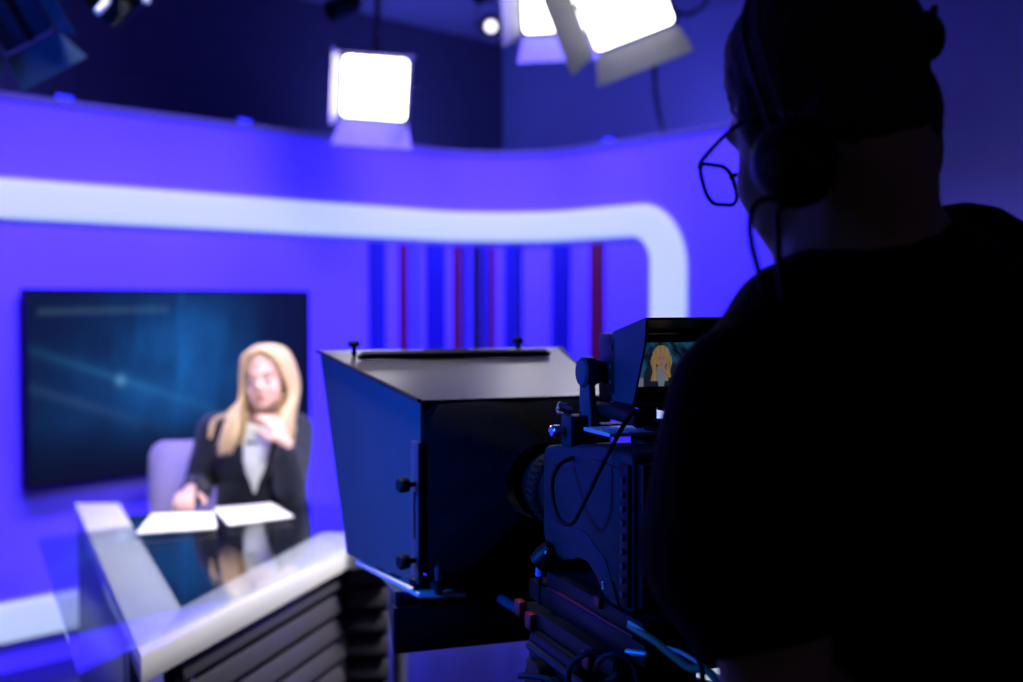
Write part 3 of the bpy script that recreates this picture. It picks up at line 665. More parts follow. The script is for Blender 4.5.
for v in (0.46, 0.52, 0.58):
    g = G(MR); g.box((-0.172 - (v - 0.52) * 0.14, v, 1.0475), (0.009, 0.032, 0.002), Matrix.Rotation(R(8), 3, 'Z')); g.build('slot', BLACK, bp)
for u, v in ((-0.158, 0.36), (-0.135, 0.325)):
    g = G(MR); g.lathe((u, v, 1.047), (0, 0, 1), [(0, 0.006), (0.006, 0.006), (0.007, 0.012), (0.017, 0.012), (0.02, 0.008), (0.02, 0)], 14); g.build('thumb_screw', RUBBER, bp)
g = G(MR); g.hexa([(x, y, z) for z in (0.945, 1.018) for x, y in ((-0.19, 0.38), (0.19, 0.38), (0.135, 0.62), (-0.135, 0.62))], 0.006); mb = g.build('prompter_monitor', RUBBER, tp)
g = G(MR); g.prism([(-0.17, 0.40, 1.018), (0.17, 0.40, 1.018), (0.125, 0.61, 1.018), (-0.125, 0.61, 1.018)], (0, 0, 0.0015)); g.build('display_glass', GLASSM, mb)
g = G(MR); g.hexa([(-0.185, 0.385, 1.018), (-0.17, 0.385, 1.018), (-0.13, 0.60, 1.018), (-0.145, 0.60, 1.018), (-0.185, 0.385, 1.04), (-0.17, 0.385, 1.04), (-0.165, 0.60, 1.04), (-0.18, 0.60, 1.04)], 0.001); g.build('mounting_rail', GUN, tp)
g = G(MR); g.hexa([(0.17, 0.385, 1.018), (0.185, 0.385, 1.018), (0.145, 0.60, 1.018), (0.13, 0.60, 1.018), (0.17, 0.385, 1.055), (0.185, 0.385, 1.055), (0.19, 0.60, 1.055), (0.175, 0.60, 1.055)], 0.001); g.build('mounting_rail', GUN, tp)
for u in (-0.04, 0.04):
    g = G(MR); g.rod((u, -0.12, 1.045), (u, 0.42, 1.03), 0.0075); g.build('support_rod', GUN, tp)

# studio camera
MC2 = MR @ Matrix.Translation(V((0.011, 0, 0)))
sc_ = thing('studio_camera', rig(0, 0, 1.11), 'dark studio video camera body behind the teleprompter, operator at its rear', 'video camera', rz=RZ)
prof = [(-0.155, 1.122), (-0.155, 1.298), (-0.148, 1.306), (-0.06, 1.303), (0.0, 1.300), (0.035, 1.292), (0.07, 1.286), (0.105, 1.288), (0.118, 1.282), (0.122, 1.262), (0.122, 1.165), (0.11, 1.152), (0.055, 1.142),
        (0.04, 1.145), (0.025, 1.155), (0.0, 1.163), (-0.03, 1.163), (-0.055, 1.152), (-0.07, 1.135), (-0.078, 1.122)]
g = G(MC2); g.prism([(-0.060, v, z) for v, z in prof], (0.12, 0, 0), 0.005, 3); body = g.build('body', CAMGREY, sc_)
g = G(MC2); g.prism([(-0.0625, v, z) for v, z in ((-0.128, 1.15), (-0.128, 1.285), (-0.05, 1.288), (0.045, 1.262), (0.105, 1.266), (0.105, 1.20), (0.03, 1.19), (-0.05, 1.18), (-0.085, 1.15))], (0.004, 0, 0), 0.001); g.build('side_cover', CAMGREY, body)
g = G(MC2); g.prism([(-0.064, v, z) for v, z in ((0.085, 1.175), (0.03, 1.172), (-0.02, 1.178), (-0.075, 1.155), (-0.105, 1.125), (-0.125, 1.125), (-0.09, 1.172), (-0.03, 1.195), (0.085, 1.190))], (0.006, 0, 0), 0.001); g.build('lower_side_rib', CAMGREY, body)
g = G(MC2); g.span((-0.064, -0.152, 1.128), (-0.0595, -0.128, 1.292), 0.001); cp = g.build('control_strip', BLACK, body)
for i in range(9):
    g = G(MC2); z = 1.142 + i * 0.0165; g.lathe((-0.064, -0.14, z), (-1, 0, 0), [(0, 0.0042), (0.003, 0.004), (0.0035, 0)], 10); g.build('button', GUN, cp)
g = G(MC2); g.span((-0.055, -0.172, 1.13), (0.055, -0.155, 1.295), 0.003); rp = g.build('rear_panel', BLACK, body)
for i, (u, z) in enumerate(((-0.035, 1.27), (0.0, 1.27), (0.035, 1.27), (-0.035, 1.235), (-0.035, 1.2), (-0.035, 1.165), (0.02, 1.15))):
    g = G(MC2); g.lathe((u, -0.172, z), (0, -1, 0), [(0, 0.009), (0.006, 0.009), (0.006, 0.006), (0.012, 0.006), (0.012, 0)], 14); g.build('connector', GUN, rp)
g = G(MC2); g.span((-0.02, -0.205, 1.17), (0.05, -0.172, 1.285), 0.006); g.build('battery', BLACK, sc_)
g = G(MC2); g.lathe((0, 0.115, LZ), (0, 1, 0), [(0, 0.055), (0.02, 0.057), (0.022, 0.050), (0.05, 0.050), (0.052, 0.054), (0.085, 0.054), (0.087, 0.048), (0.12, 0.048), (0.13, 0.057), (0.25, 0.060), (0.25, 0.050), (0.24, 0.045), (0.24, 0)], 32); ln = g.build('lens', BLACK, sc_)
g = G(MC2)
for k in range(36):
    a = 2 * PI * k / 36; c = V((0.0545 * math.cos(a), 0.183, LZ + 0.0545 * math.sin(a))); g.box(c, (0.004, 0.028, 0.004), Matrix.Rotation(-a, 3, 'Y'))
g.build('focus_ring', RUBBER, ln)
g = G(MC2); g.span((0.03, 0.13, 1.17), (0.075, 0.21, 1.26), 0.008); g.build('zoom_servo', BLACK, ln)
# top carrying handle, viewfinder rail and fittings
g = G(MC2)
g.tube(spline([(-0.004, -0.062, 1.333), (-0.004, -0.056, 1.334), (-0.004, -0.04, 1.336), (-0.004, 0.03, 1.338), (-0.004, 0.075, 1.333), (-0.004, 0.095, 1.315), (-0.004, 0.10, 1.28)], 5), [0.004, 0.007, 0.009, 0.0105] + [0.011] * 27, 12); g.build('carry_handle', RUBBER, sc_)
g = G(MC2); g.span((-0.045, -0.06, 1.314), (0.075, 0.02, 1.319), 0.001); g.build('accessory_plate', ALU, sc_)
g = G(MC2); g.lathe((0.035, -0.045, 1.319), (0, 0, 1), [(0, 0.024), (0.003, 0.026), (0.009, 0.026), (0.012, 0.022), (0.012, 0)], 24); g.build('round_knob', RUBBER, sc_)
g = G(MC2); g.lathe((0.03, -0.04, 1.30), (0, 0, 1), [(0, 0.03), (0.004, 0.034), (0.010, 0.034), (0.013, 0.028)], 24); g.build('pivot_base', BLACK, sc_)
g = G(MC2); g.span((-0.05, 0.05, 1.285), (-0.022, 0.085, 1.33), 0.003); g.build('front_bracket', CAMGREY, sc_)
for (u, v, z, d) in ((-0.036, 0.08, 1.334, (-1, 0.3, 0.3)), (-0.048, 0.072, 1.309, (-1, 0, 0)), (-0.044, 0.088, 1.306, (-0.6, 0.8, 0))):
    g = G(MC2); g.lathe((u, v, z), d, [(0, 0.005), (0.008, 0.005), (0.009, 0.0085), (0.018, 0.0085), (0.02, 0.006), (0.02, 0)], 12); g.build('clamp_screw', CHROME, sc_)
g = G(MC2); g.lathe((-0.06, 0.085, 1.152), (-0.5, 0.4, -0.6), [(0, 0.014), (0.016, 0.016), (0.03, 0.013), (0.03, 0)], 14); g.build('lens_control_plug', BLACK, sc_)
g = G(MC2)
for i in range(4): g.box((-0.0735, 0.095 - 0.006 * i, 1.147 + 0.001 * i), (0.002, 0.003, 0.004))
g.build('plug_marking', WHITEP, sc_)
g = G(MC2); g.tube([(-0.066, 0.118, 1.135), (-0.066, 0.119, 1.11)], [0.0045, 0.0055], 10); g.build('blue_connector', mat('blue_connector_sleeve', (0.05, 0.22, 0.75), 0.35, noise_amt=0.05), sc_)
g = G(MC2); g.tube([(-0.066, 0.119, 1.11), (-0.066, 0.119, 1.05)], 0.004, 8); g.build('connector_stem', BLACK, sc_)
# small letter S marking on the side
cv = bpy.data.curves.new('letter', 'FONT'); cv.body = 'S'; cv.size = 0.014; cv.extrude = 0.0004
to = bpy.data.objects.new('letter', cv); COL.objects.link(to)
dg = bpy.context.evaluated_depsgraph_get(); me = bpy.data.meshes.new_from_object(to.evaluated_get(dg)); bpy.data.objects.remove(to)
me.transform(MC2 @ Matrix.Translation(V((-0.0665, -0.085, 1.137))) @ Matrix.Rotation(R(-90), 4, 'Z') @ Matrix.Rotation(R(90), 4, 'X'))
g = G(); g.bm.from_mesh(me); g.build('letter_marking', WHITEP, body, 0, recalc=False)
# wedge plate with a red edge
g = G(MC2); g.span((-0.064, -0.19, 1.100), (0.064, 0.10, 1.121), 0.003); wp = g.build('camera_plate', BLACK, sc_)
g = G(MC2); g.span((-0.0665, -0.17, 1.0985), (-0.063, 0.09, 1.1025), 0.001); g.build('red_edge_strip', REDM, wp)
g = G(MC2); g.span((-0.07, -0.085, 1.112), (-0.063, -0.068, 1.126), 0.002); g.build('red_lock_button', REDM, wp)

# viewfinder monitor
vf = thing('viewfinder_monitor', rig(0.05, 0.03, 1.33), 'hooded viewfinder screen on top of the studio camera showing the presenter', 'monitor', rz=RZ)
U0, U1 = 0.0, 0.128
g = G(MC2); g.span((U0, 0.012, 1.348), (U1, 0.078, 1.437), 0.006); vb = g.build('housing', BLACK, vf)
g = G(MC2); g.span((U0 - 0.002, 0.02, 1.36), (U0 + 0.001, 0.07, 1.43), 0.001); g.build('side_cover', BLACK, vb)
for z in (1.42, 1.395, 1.375):
    g = G(MC2); g.lathe((U0 - 0.002, 0.03, z), (-1, 0, 0), [(0, 0.003), (0.0015, 0.003), (0.0015, 0)], 10); g.build('button', GUN, vb)
def hood_sheet(p, ext): gg = G(MC2); gg.prism(p, ext, 0.0006, 1); return gg
HM = mat('dark_viewfinder_hood', (0.03, 0.037, 0.055), 0.5, spec=0.2, noise_amt=0.08, nscale=40)
hd_ = hood_sheet([(U0 - 0.001, 0.03, 1.35), (U0 - 0.001, 0.03, 1.438), (U0 - 0.008, -0.082, 1.458), (U0 - 0.008, -0.078, 1.425), (U0 + 0.0, -0.03, 1.35)], (0.003, 0, 0)).build('hood', HM, vf)
hood_sheet([(U1 + 0.001, 0.03, 1.35), (U1 + 0.001, 0.03, 1.438), (U1 + 0.008, -0.082, 1.458), (U1 + 0.008, -0.078, 1.425), (U1, -0.03, 1.35)], (-0.003, 0, 0)).build('hood_flap', BLACK, hd_)
g = G(MC2); g.hexa([(U0 - 0.008, -0.082, 1.456), (U1 + 0.008, -0.082, 1.456), (U1, 0.03, 1.436), (U0, 0.03, 1.436), (U0 - 0.008, -0.082, 1.459), (U1 + 0.008, -0.082, 1.459), (U1, 0.03, 1.4395), (U0, 0.03, 1.4395)]); g.build('hood_top', BLACK, hd_)
g = G(MC2); g.hexa([(U0, -0.03, 1.346), (U1, -0.03, 1.346), (U1, 0.03, 1.346), (U0, 0.03, 1.346), (U0, -0.03, 1.349), (U1, -0.03, 1.349), (U1, 0.03, 1.349), (U0, 0.03, 1.349)]); g.build('hood_floor', BLACK, hd_)
for a in (((U0 + 0.003, 1.349), (U1 - 0.003, 1.369)), ((U0 + 0.003, 1.4255), (U1 - 0.003, 1.436)), ((U0 + 0.003, 1.369), (U0 + 0.012, 1.4255)), ((U1 - 0.014, 1.369), (U1 - 0.003, 1.4255))):
    pass
g = G(MC2)
for (a0, z0), (a1, z1) in (((U0 + 0.003, 1.349), (U1 - 0.003, 1.369)), ((U0 + 0.003, 1.4255), (U1 - 0.003, 1.436)), ((U0 + 0.003, 1.369), (U0 + 0.012, 1.4255)), ((U1 - 0.014, 1.369), (U1 - 0.003, 1.4255))):
    g.span((a0, 0.004, z0), (a1, 0.012, z1), 0.0008)
g.build('bezel', BLACK, vb)
def ell(u, v, cx_, cy_, rx, ry): return ((u - cx_) / rx) ** 2 + ((v - cy_) / ry) ** 2
def vf_pic(u, v):
    x, y = u * 1.78, v
    n1 = noise.fractal(V((x * 3.5, y * 3.5, 1.7)), 1.0, 2.0, 5); n2 = noise.fractal(V((x * 8 + y * 6, y * 3, 4.4)), 1.0, 2.0, 4)
    k = max(0.05, 0.36 + 0.5 * n1 + 0.36 * n2); c = V((0.008 + 0.015 * k, 0.20 * k, 0.42 * k))
    if u < 0.24 and v < 0.19 and u > 0.05: c = V((0.32, 0.31, 0.36))
    hx = 0.47; xw = (u - hx) * 1.78
    body_w = 0.44 - 0.25 * max(0, v - 0.22) ** 1.0
    if v < 0.52 and abs(xw) < body_w * (1 - max(0, (v - 0.34) / 0.25) ** 2 * 0.55): c = V((0.018, 0.024, 0.05))
    if v < 0.46 and abs(xw - 0.0) < 0.11 * (0.35 + 0.65 * min(1, v / 0.32 + 0.35)): c = V((0.25, 0.33, 0.45))
    hair = ell(xw, v, 0.0, 0.70, 0.215, 0.235) < 1 or (0.12 < v < 0.70 and 0.085 < abs(xw) < 0.245 + 0.02 * math.sin(v * 14) and abs(xw) > 0.13 - 0.1 * (0.5 - v if v < .5 else 0))
    if hair:
        s = 0.85 + 0.35 * noise.noise(V((xw * 26, v * 3, 2.0))); c = V((0.55, 0.36, 0.15)) * s
    if ell(xw, v, 0.01, 0.60, 0.115, 0.19) < 1:
        c = V((0.56, 0.31, 0.24)) * (0.85 + 0.3 * (xw + 0.1))
        for ex in (-0.042, 0.055):
            if ell(xw, v, ex, 0.635, 0.026, 0.012) < 1: c = V((0.16, 0.08, 0.07))
            if ell(xw, v, ex, 0.675, 0.034, 0.009) < 1: c = V((0.3, 0.16, 0.1))
        if ell(xw, v, 0.012, 0.565, 0.022, 0.012) < 1: c = V((0.42, 0.2, 0.16))
        if ell(xw, v, 0.012, 0.505, 0.034, 0.014) < 1: c = V((0.45, 0.12, 0.12))
    if ell(xw * 0.86 + (v - 0.34) * 0.5, (v - 0.34) * 0.86 - xw * 0.5, 0.075, -0.05, 0.055, 0.14) < 1:
        c = V((0.55, 0.30, 0.23)) * (0.85 + 0.18 * math.sin((xw + v) * 60))
    if xw > 0.17 and v < 0.20 and abs(xw) < 0.42: c = V((0.018, 0.024, 0.05))
    return tuple(c * 0.62)
picture('screen', MC2 @ V((U0 + 0.012, 0.0105, 1.369)), (rig(1, 0, 0) - rig(0, 0, 0)) * 0.102, V((0, 0, 0.0565)), 170, 95, vf_pic, screen_mat('lit_viewfinder_picture', 0.62), vb)
# side arm with its round joint
g = G(MC2); g.prism([(-0.026, 0.040, 1.312), (-0.026, 0.082, 1.312), (-0.026, 0.076, 1.39), (-0.026, 0.050, 1.39)], (0.010, 0, 0), 0.0015); am = g.build('side_arm', GUN, vf)
g = G(MC2); g.lathe((-0.031, 0.063, 1.386), (1, 0, 0), [(0, 0.0), (0, 0.017), (0.003, 0.020), (0.017, 0.020), (0.019, 0.018), (0.031, 0.012)], 24); g.build('joint_knob', GUN, am)
g = G(MC2); g.span((-0.026, 0.05, 1.312), (0.06, 0.078, 1.318), 0.001); g.build('arm_foot', GUN, am)
g = G(MC2); g.rod((0.05, 0.03, 1.318), (0.05, 0.03, 1.35), 0.012); g.build('swivel_post', BLACK, vf)
g = G(MC2); g.span((0.055, -0.01, 1.338), (0.085, 0.015, 1.348), 0.002); g.build('latch', BLACK, vf)

# fluid head and pedestal under the camera
tr = thing('camera_pedestal', rig(0, 0.02, 0), 'black camera pedestal with fluid head and rails under the studio camera', 'pedestal', rz=RZ)
g = G(MR); g.span((-0.055, -0.20, 1.072), (0.055, 0.16, 1.0985), 0.003); g.build('sliding_plate', BLACK, tr)
g = G(MR); g.span((-0.075, -0.16, 1.05), (0.075, 0.14, 1.072), 0.004); hp = g.build('head_plate', BLACK, tr)
for (u, v, z) in ((-0.078, 0.09, 1.058), (-0.078, 0.13, 1.066), (-0.078, -0.10, 1.058)):
    g = G(MR); g.box((u, v, z), (0.012, 0.022, 0.022), None, 0.003); g.build('red_lever', REDM, hp)
g = G(MR); g.span((-0.085, -0.07, 0.955), (-0.05, 0.09, 1.05), 0.012, 3); g.span((0.05, -0.07, 0.955), (0.085, 0.09, 1.05), 0.012, 3); g.span((-0.08, -0.06, 0.93), (0.08, 0.08, 0.962), 0.006); hb = g.build('fluid_head', BLACK, tr)
g = G(MR); g.lathe((-0.05, 0.01, 1.0), (1, 0, 0), [(0, 0.042), (0.1, 0.042)], 24); g.lathe((-0.086, 0.01, 1.0), (-1, 0, 0), [(0, 0.03), (0.006, 0.032), (0.02, 0.03), (0.022, 0)], 24); g.build('tilt_drum', BLACK, hb)
for i in range(3):
    g = G(MR); z = 1.03 - 0.02 * i; g.tube([(-0.088, -0.14 - 0.01 * i, z), (-0.088, 0.07, z + 0.002)], 0.0055, 8); g.build('guide_rail', CAMGREY, hb)
g = G(MR); g.lathe((0, 0.01, 0.86), (0, 0, 1), [(0, 0.06), (0.03, 0.075), (0.07, 0.07)], 24); g.build('levelling_bowl', GUN, tr)
g = G(MR); g.lathe((0, 0.01, 0.10), (0, 0, 1), [(0, 0.07), (0.42, 0.07), (0.43, 0.055), (0.76, 0.055)], 24); g.build('column', BLACK, tr)
for k in range(3):
    a = R(90 + 120 * k); d = V((math.cos(a), math.sin(a), 0)); c0 = V((0, 0.01, 0.13))
    g = G(MR); g.tube([c0, c0 + d * 0.40 - V((0, 0, 0.03))], [0.035, 0.025], 10); lg = g.build('leg', BLACK, tr)
    g = G(MR); n = V((-d.y, d.x, 0)); e = c0 + d * 0.4; e.z = 0.05; g.rod(e - n * 0.02, e + n * 0.02, 0.05, n=20); g.rod(V((e.x, e.y, 0.05)), V((e.x, e.y, 0.11)), 0.012); g.build('caster', RUBBER, lg)
PANEND = rig(0.17, -0.42, 0.98)
g = G(MR); g.tube([V((0.085, 0.0, 0.99)), V((0.11, -0.05, 0.99)), MR.inverted() @ PANEND], 0.009, 10); ph = g.build('pan_bar', GUN, tr)
g = G(); pd = (PANEND - rig(0.11, -0.05, 0.99)).normalized(); g.rod(PANEND - pd * 0.12, PANEND + pd * 0.01, 0.015); g.build('grip', RUBBER, ph)

# cables on the camera
def cable(name, pts, r, m, lab, group=None, n=8):
    g = G(); g.tube(spline(pts, 8), r, n); return props(g.build(name, m, None, 60), lab, 'cable', group)
cable('cable', [P(634, 411, 1.53), P(622, 428, 1.48), P(600, 470, 1.46), P(583, 505, 1.46), P(572, 523, 1.48), P(560, 520, 1.50), P(553, 500, 1.53), P(553, 478, 1.55), P(563, 462, 1.57), P(585, 455, 1.585)], 0.0028, RUBBER, 'thin black cable looping down the camera side from the viewfinder')
def loop3(pxs): return [P(x, y, d) for x, y, d in pxs]
cable('cable', loop3([(568, 690, 1.38), (570, 668, 1.37), (584, 655, 1.36), (604, 652, 1.36), (618, 660, 1.36), (616, 676, 1.37), (602, 680, 1.38), (596, 668, 1.37), (606, 656, 1.34), (624, 655, 1.33), (636, 670, 1.33), (640, 700, 1.34)]), 0.0035, CAMGREY, 'dark grey cable coiled under the fluid head')
cable('cable', loop3([(520, 676, 1.52), (530, 676, 1.50), (550, 680, 1.48), (565, 692, 1.47)]), 0.004, CAMGREY, 'dark cable end hanging lowest under the prompter monitor')
cable('cable', loop3([(630, 626, 1.38), (640, 632, 1.35), (655, 641, 1.32), (672, 655, 1.29), (690, 668, 1.26), (708, 671, 1.24), (722, 690, 1.22)]), 0.0042, GREENC, 'green cable running from camera rear down past the operator\'s arm')
cable('cable', loop3([(629, 622, 1.375), (643, 631, 1.345), (660, 645, 1.31), (680, 652, 1.285), (700, 664, 1.25), (722, 680, 1.225)]), 0.0022, PALEC, 'thin pale cable running alongside the green cable')
cable('cable', loop3([(694, 640, 1.22), (697, 655, 1.21), (702, 670, 1.20), (703, 700, 1.2)]), 0.003, RUBBER, 'black cable hanging vertically beside the operator\'s bare arm')
g = G(); g.caps([P(628, 652, 1.36), P(646, 654, 1.34)], [0.004, 0.003]); props(g.build('cable_plug', ALU, None, 60), 'small metal cable plug under the camera\'s rear', 'plug')

# ------------------------------------------------------------------ camera operator
HO = P(821, 110, 1.12); RO = Matrix.Rotation(R(33), 3, 'Z') @ Matrix.Rotation(R(-17), 3, 'X') @ Matrix.Rotation(R(-4), 3, 'Y')
g = G(); qo = head_parts(g, HO, RO, False, 1.01)
NB = P(864, 258, 1.13)
g.caps([qo(0.0, -0.035, -0.05), lerp(qo(0.0, -0.035, -0.05), NB, 0.55), NB], [0.062, 0.065, 0.082])
OL, OR_ = P(752, 392, 1.03), P(1062, 312, 1.22)
EL, WL = P(778, 700, 0.99), PANEND + V((0.03, 0.0, 0.035))
CHX = P(905, 420, 1.13)
torso = [(CHX, (0.175, 0.11, 0.17)), (CHX + V((0.0, 0.0, -0.2)), (0.155, 0.10, 0.2)), (CHX + V((0.0, 0.01, -0.42)), (0.165, 0.115, 0.15))]
TR = Matrix.Rotation(R(20), 3, 'Z')
for c, r in torso: g.sph(c, r, TR)
g.caps([NB + V((0, 0.01, -0.03)), OL, EL, lerp(EL, WL, 0.5), WL], [0.07, 0.055, 0.045, 0.042, 0.028])
ER, WR_ = OR_ + V((0.07, -0.02, -0.30)), OR_ + V((0.02, 0.12, -0.52))
g.caps([NB + V((0, 0.01, -0.03)), OR_, ER, WR_], [0.07, 0.055, 0.042, 0.028])
hand(g, WL, (PANEND + V((0, 0.02, 0.01)) - WL) + V((-0.03, 0.06, -0.01)), (0.2, 0, 1), 0.18, 0.9, -1)
hand(g, WR_, (0.0, 0.25, -1), (1, 0, 0.1), 0.18, 0.35, 1)
HIP = CHX + V((0.0, 0.02, -0.50)); HIP.z = 0.90
for sx in (-1, 1):
    o = TR @ V((sx * 0.095, 0, 0)); kn = HIP + o * 1.1 + V((0, 0.02, -0.44)); an = HIP + o * 1.2; an.z = 0.09
    g.caps([HIP + o, kn, an], [0.085, 0.06, 0.04]); g.caps([V((an.x, an.y, 0.045)), V((an.x - 0.05, an.y + 0.14, 0.04))], [0.042, 0.036])
g.fuse(0.006, 3)
OP = g.build('person', SKIN2, None, 60, origin=(HIP.x, HIP.y, 0))
props(OP, 'man in black t-shirt and glasses operating the camera, seen from behind in silhouette', 'person')
# hair: short cap over the cranium, down to the nape
g = G()
def oe(c, r): g.sph(HO + RO @ (V(c) * 1.01), V(r) * 1.01, RO, 32, 20)
oe((0, -0.017, 0.036), (0.0795, 0.0965, 0.0905)); oe((0, -0.050, -0.022), (0.067, 0.054, 0.062)); oe((0, 0.02, 0.072), (0.056, 0.056, 0.040))
for sx in (-1, 1): oe((sx * 0.055, 0.012, 0.0), (0.024, 0.03, 0.042))
g.fuse(0.005, 2)
g.warp(lambda c: c + (c - HO).normalized() * (0.0022 * noise.noise(c * 160) + 0.0015 * noise.noise(c * 70)))
g.build('hair', BROWNH, OP, 80)
# t-shirt
g = G()
for c, r in torso: g.sph(c, V(r) + V((0.016, 0.016, 0.016)), TR, 28, 18)
g.caps([NB + V((-0.012, 0.012, -0.09)), lerp(NB + V((0, 0, -0.022)), OL, 0.5) + V((-0.008, 0.01, 0.0)), OL + V((0, 0, -0.006))], [0.082, 0.066, 0.064])
g.caps([NB + V((0.0, 0.012, -0.052)), lerp(NB, OR_, 0.5) + V((0, 0.01, -0.002)), OR_ + V((0, 0, -0.006))], [0.088, 0.082, 0.068])
M1, M2 = P(744, 545, 1.0), P(768, 648, 0.985)
g.rod(OL, M1, 0.066, 0.085, 20); g.sph(M1, 0.085); g.rod(M1, M2, 0.085, 0.058, 20)
g.sph(OL + V((0, 0, -0.005)), 0.067)
RM = lerp(OR_, ER, 0.85); g.rod(OR_, RM, 0.068, 0.066, 20)
g.fuse(0.006, 5)
g.warp(lambda c: c + V((noise.noise(c * 9), noise.noise(c * 9 + V((5, 0, 0))), 0)) * 0.006)
SH = g.build('t_shirt', SHIRT, OP, 60)
g = G(); g.sph(HIP + V((0, 0, 0.03)), (0.178, 0.125, 0.11), TR)
for sx in (-1, 1):
    o = TR @ V((sx * 0.095, 0, 0)); kn = HIP + o * 1.1 + V((0, 0.02, -0.44)); an = HIP + o * 1.2; an.z = 0.10
    g.caps([HIP + o, kn, an], [0.098, 0.076, 0.06])
g.fuse(0.009, 3); g.build('jeans', DENIM, OP, 60)
for sx in (-1, 1):
    o = TR @ V((sx * 0.095, 0, 0)); an = HIP + o * 1.2
    g = G(); g.caps([V((an.x, an.y, 0.05)), V((an.x - 0.055, an.y + 0.15, 0.045))], [0.049, 0.043]); g.fuse(0.006, 2); g.warp(lambda c: V((c.x, c.y, max(c.z, 0.002)))); g.build('shoe', BLACK, OP, 60)
# eyeglasses
gl = thing('eyeglasses', qo(0, 0.09, -0.02), 'dark-framed eyeglasses worn by the camera operator', 'eyeglasses')
rim_m = mat('dark_blue_frame', (0.02, 0.03, 0.05), 0.25, noise_amt=0.05)
def rim(sx):
    pts = []
    for x, z in rrect(0.050, 0.040, 0.014, 4):
        xx = sx * 0.033 + x; pts.append(qo(xx, 0.116 - 0.9 * (abs(xx) - 0.005) ** 2 * 4 , -0.026 + z))
    return pts + [pts[0], pts[1]]
for sx in (-1, 1):
    g = G(); g.tube(rim(sx), 0.0021, 8); rm = g.build('rim', rim_m, gl, 60)
    g = G(); pts = rim(sx)[:-2]; c = sum(pts, V()) / len(pts); g.add(pts + [c], [(i, (i + 1) % len(pts), len(pts)) for i in range(len(pts))]); g.build('lens', LENSGL, rm, 60)
    g = G(); g.tube(spline([qo(sx * 0.059, 0.104, -0.012), qo(sx * 0.068, 0.088, -0.010), qo(sx * 0.083, 0.03, -0.006), qo(sx * 0.084, -0.02, -0.01), qo(sx * 0.081, -0.035, -0.03)], 4), 0.0024, 8); g.build('temple_arm', rim_m, gl, 60)
g = G(); g.tube(spline([qo(-0.010, 0.116, -0.018), qo(0, 0.119, -0.014), qo(0.010, 0.116, -0.018)], 3), 0.0022, 8); g.build('bridge', rim_m, gl, 60)
# headset: one ear cup on his left, a temple pad on the right, band over the crown
hs = thing('headset', qo(-0.1, -0.015, -0.04), 'black single-ear intercom headset worn by the camera operator', 'headset')
cdir = RO @ V((-1, -0.12, -0.05)); cc = qo(-0.080, -0.036, -0.064)
g = G(); g.lathe(cc, cdir, [(0, 0.030), (0.006, 0.037), (0.016, 0.038), (0.02, 0.034)], 28); g.build('ear_cushion', RUBBER, hs, 60)
g = G(); g.lathe(cc + cdir * 0.018, cdir, [(0, 0.032), (0.004, 0.034), (0.014, 0.033), (0.02, 0.024), (0.022, 0.012), (0.022, 0)], 28); cup = g.build('ear_cup', BLACK, hs, 60)
g = G(); g.lathe(cc + cdir * 0.039, cdir, [(0, 0.012), (0.004, 0.012), (0.005, 0.009), (0.005, 0)], 18); g.build('pivot_cap', GUN, cup, 60)
bandpts = [cc + cdir * 0.022 + (RO @ V((0, 0, 0.02)))] + [HO + RO @ V((0.104 * math.cos(a), -0.036 + 0.004 * math.sin(a), 0.03 + 0.098 * math.sin(a))) for a in [R(175 - 15 * k) for k in range(12)]]
g = G(); sp = spline(bandpts, 4); offb = RO @ V((0, 0.009, 0))
for sgn in (-1, 1): g.tube([p + offb * sgn for p in sp], 0.0026, 8)
g.build('headband', GUN, hs, 60)
g = G(); g.loft([[p + offb * 0.8, p - offb * 0.8, p - offb * 0.8 - (p - HO).normalized() * 0.003, p + offb * 0.8 - (p - HO).normalized() * 0.003] for p in sp[20:37]]); g.build('band_pad', RUBBER, hs, 60)
pe = bandpts[-1]
pdp = P(926, 36, 1.06)
g = G(); g.sph(pdp, (0.011, 0.018, 0.022), RO); g.build('temple_pad', RUBBER, hs, 60)
g = G(); g.tube(spline([pe, lerp(pe, pdp, 0.5) + V((0.012, 0, 0.02)), P(934, 8, 1.06), pdp], 5), 0.003, 8); g.build('pad_slider', GUN, hs, 60)
cb = cc + cdir * 0.024 + RO @ V((0, 0.012, -0.030))
g = G(); g.tube(spline([cb + RO @ V((0, 0.012, 0.008)), P(757, 202, 0.985), P(750, 222, 0.965), P(752, 246, 0.95), P(758, 268, 0.945), P(762, 290, 0.945)], 5), 0.0025, 8); g.build('microphone_boom', RUBBER, hs, 60)
g = G(); g.tube(spline([cb - RO @ V((0, 0.006, 0)), P(778, 212, 0.985), P(778, 235, 0.965), P(779, 265, 0.94), P(784, 300, 0.925)], 5), 0.0028, 8); g.build('headset_cable', RUBBER, hs, 60)

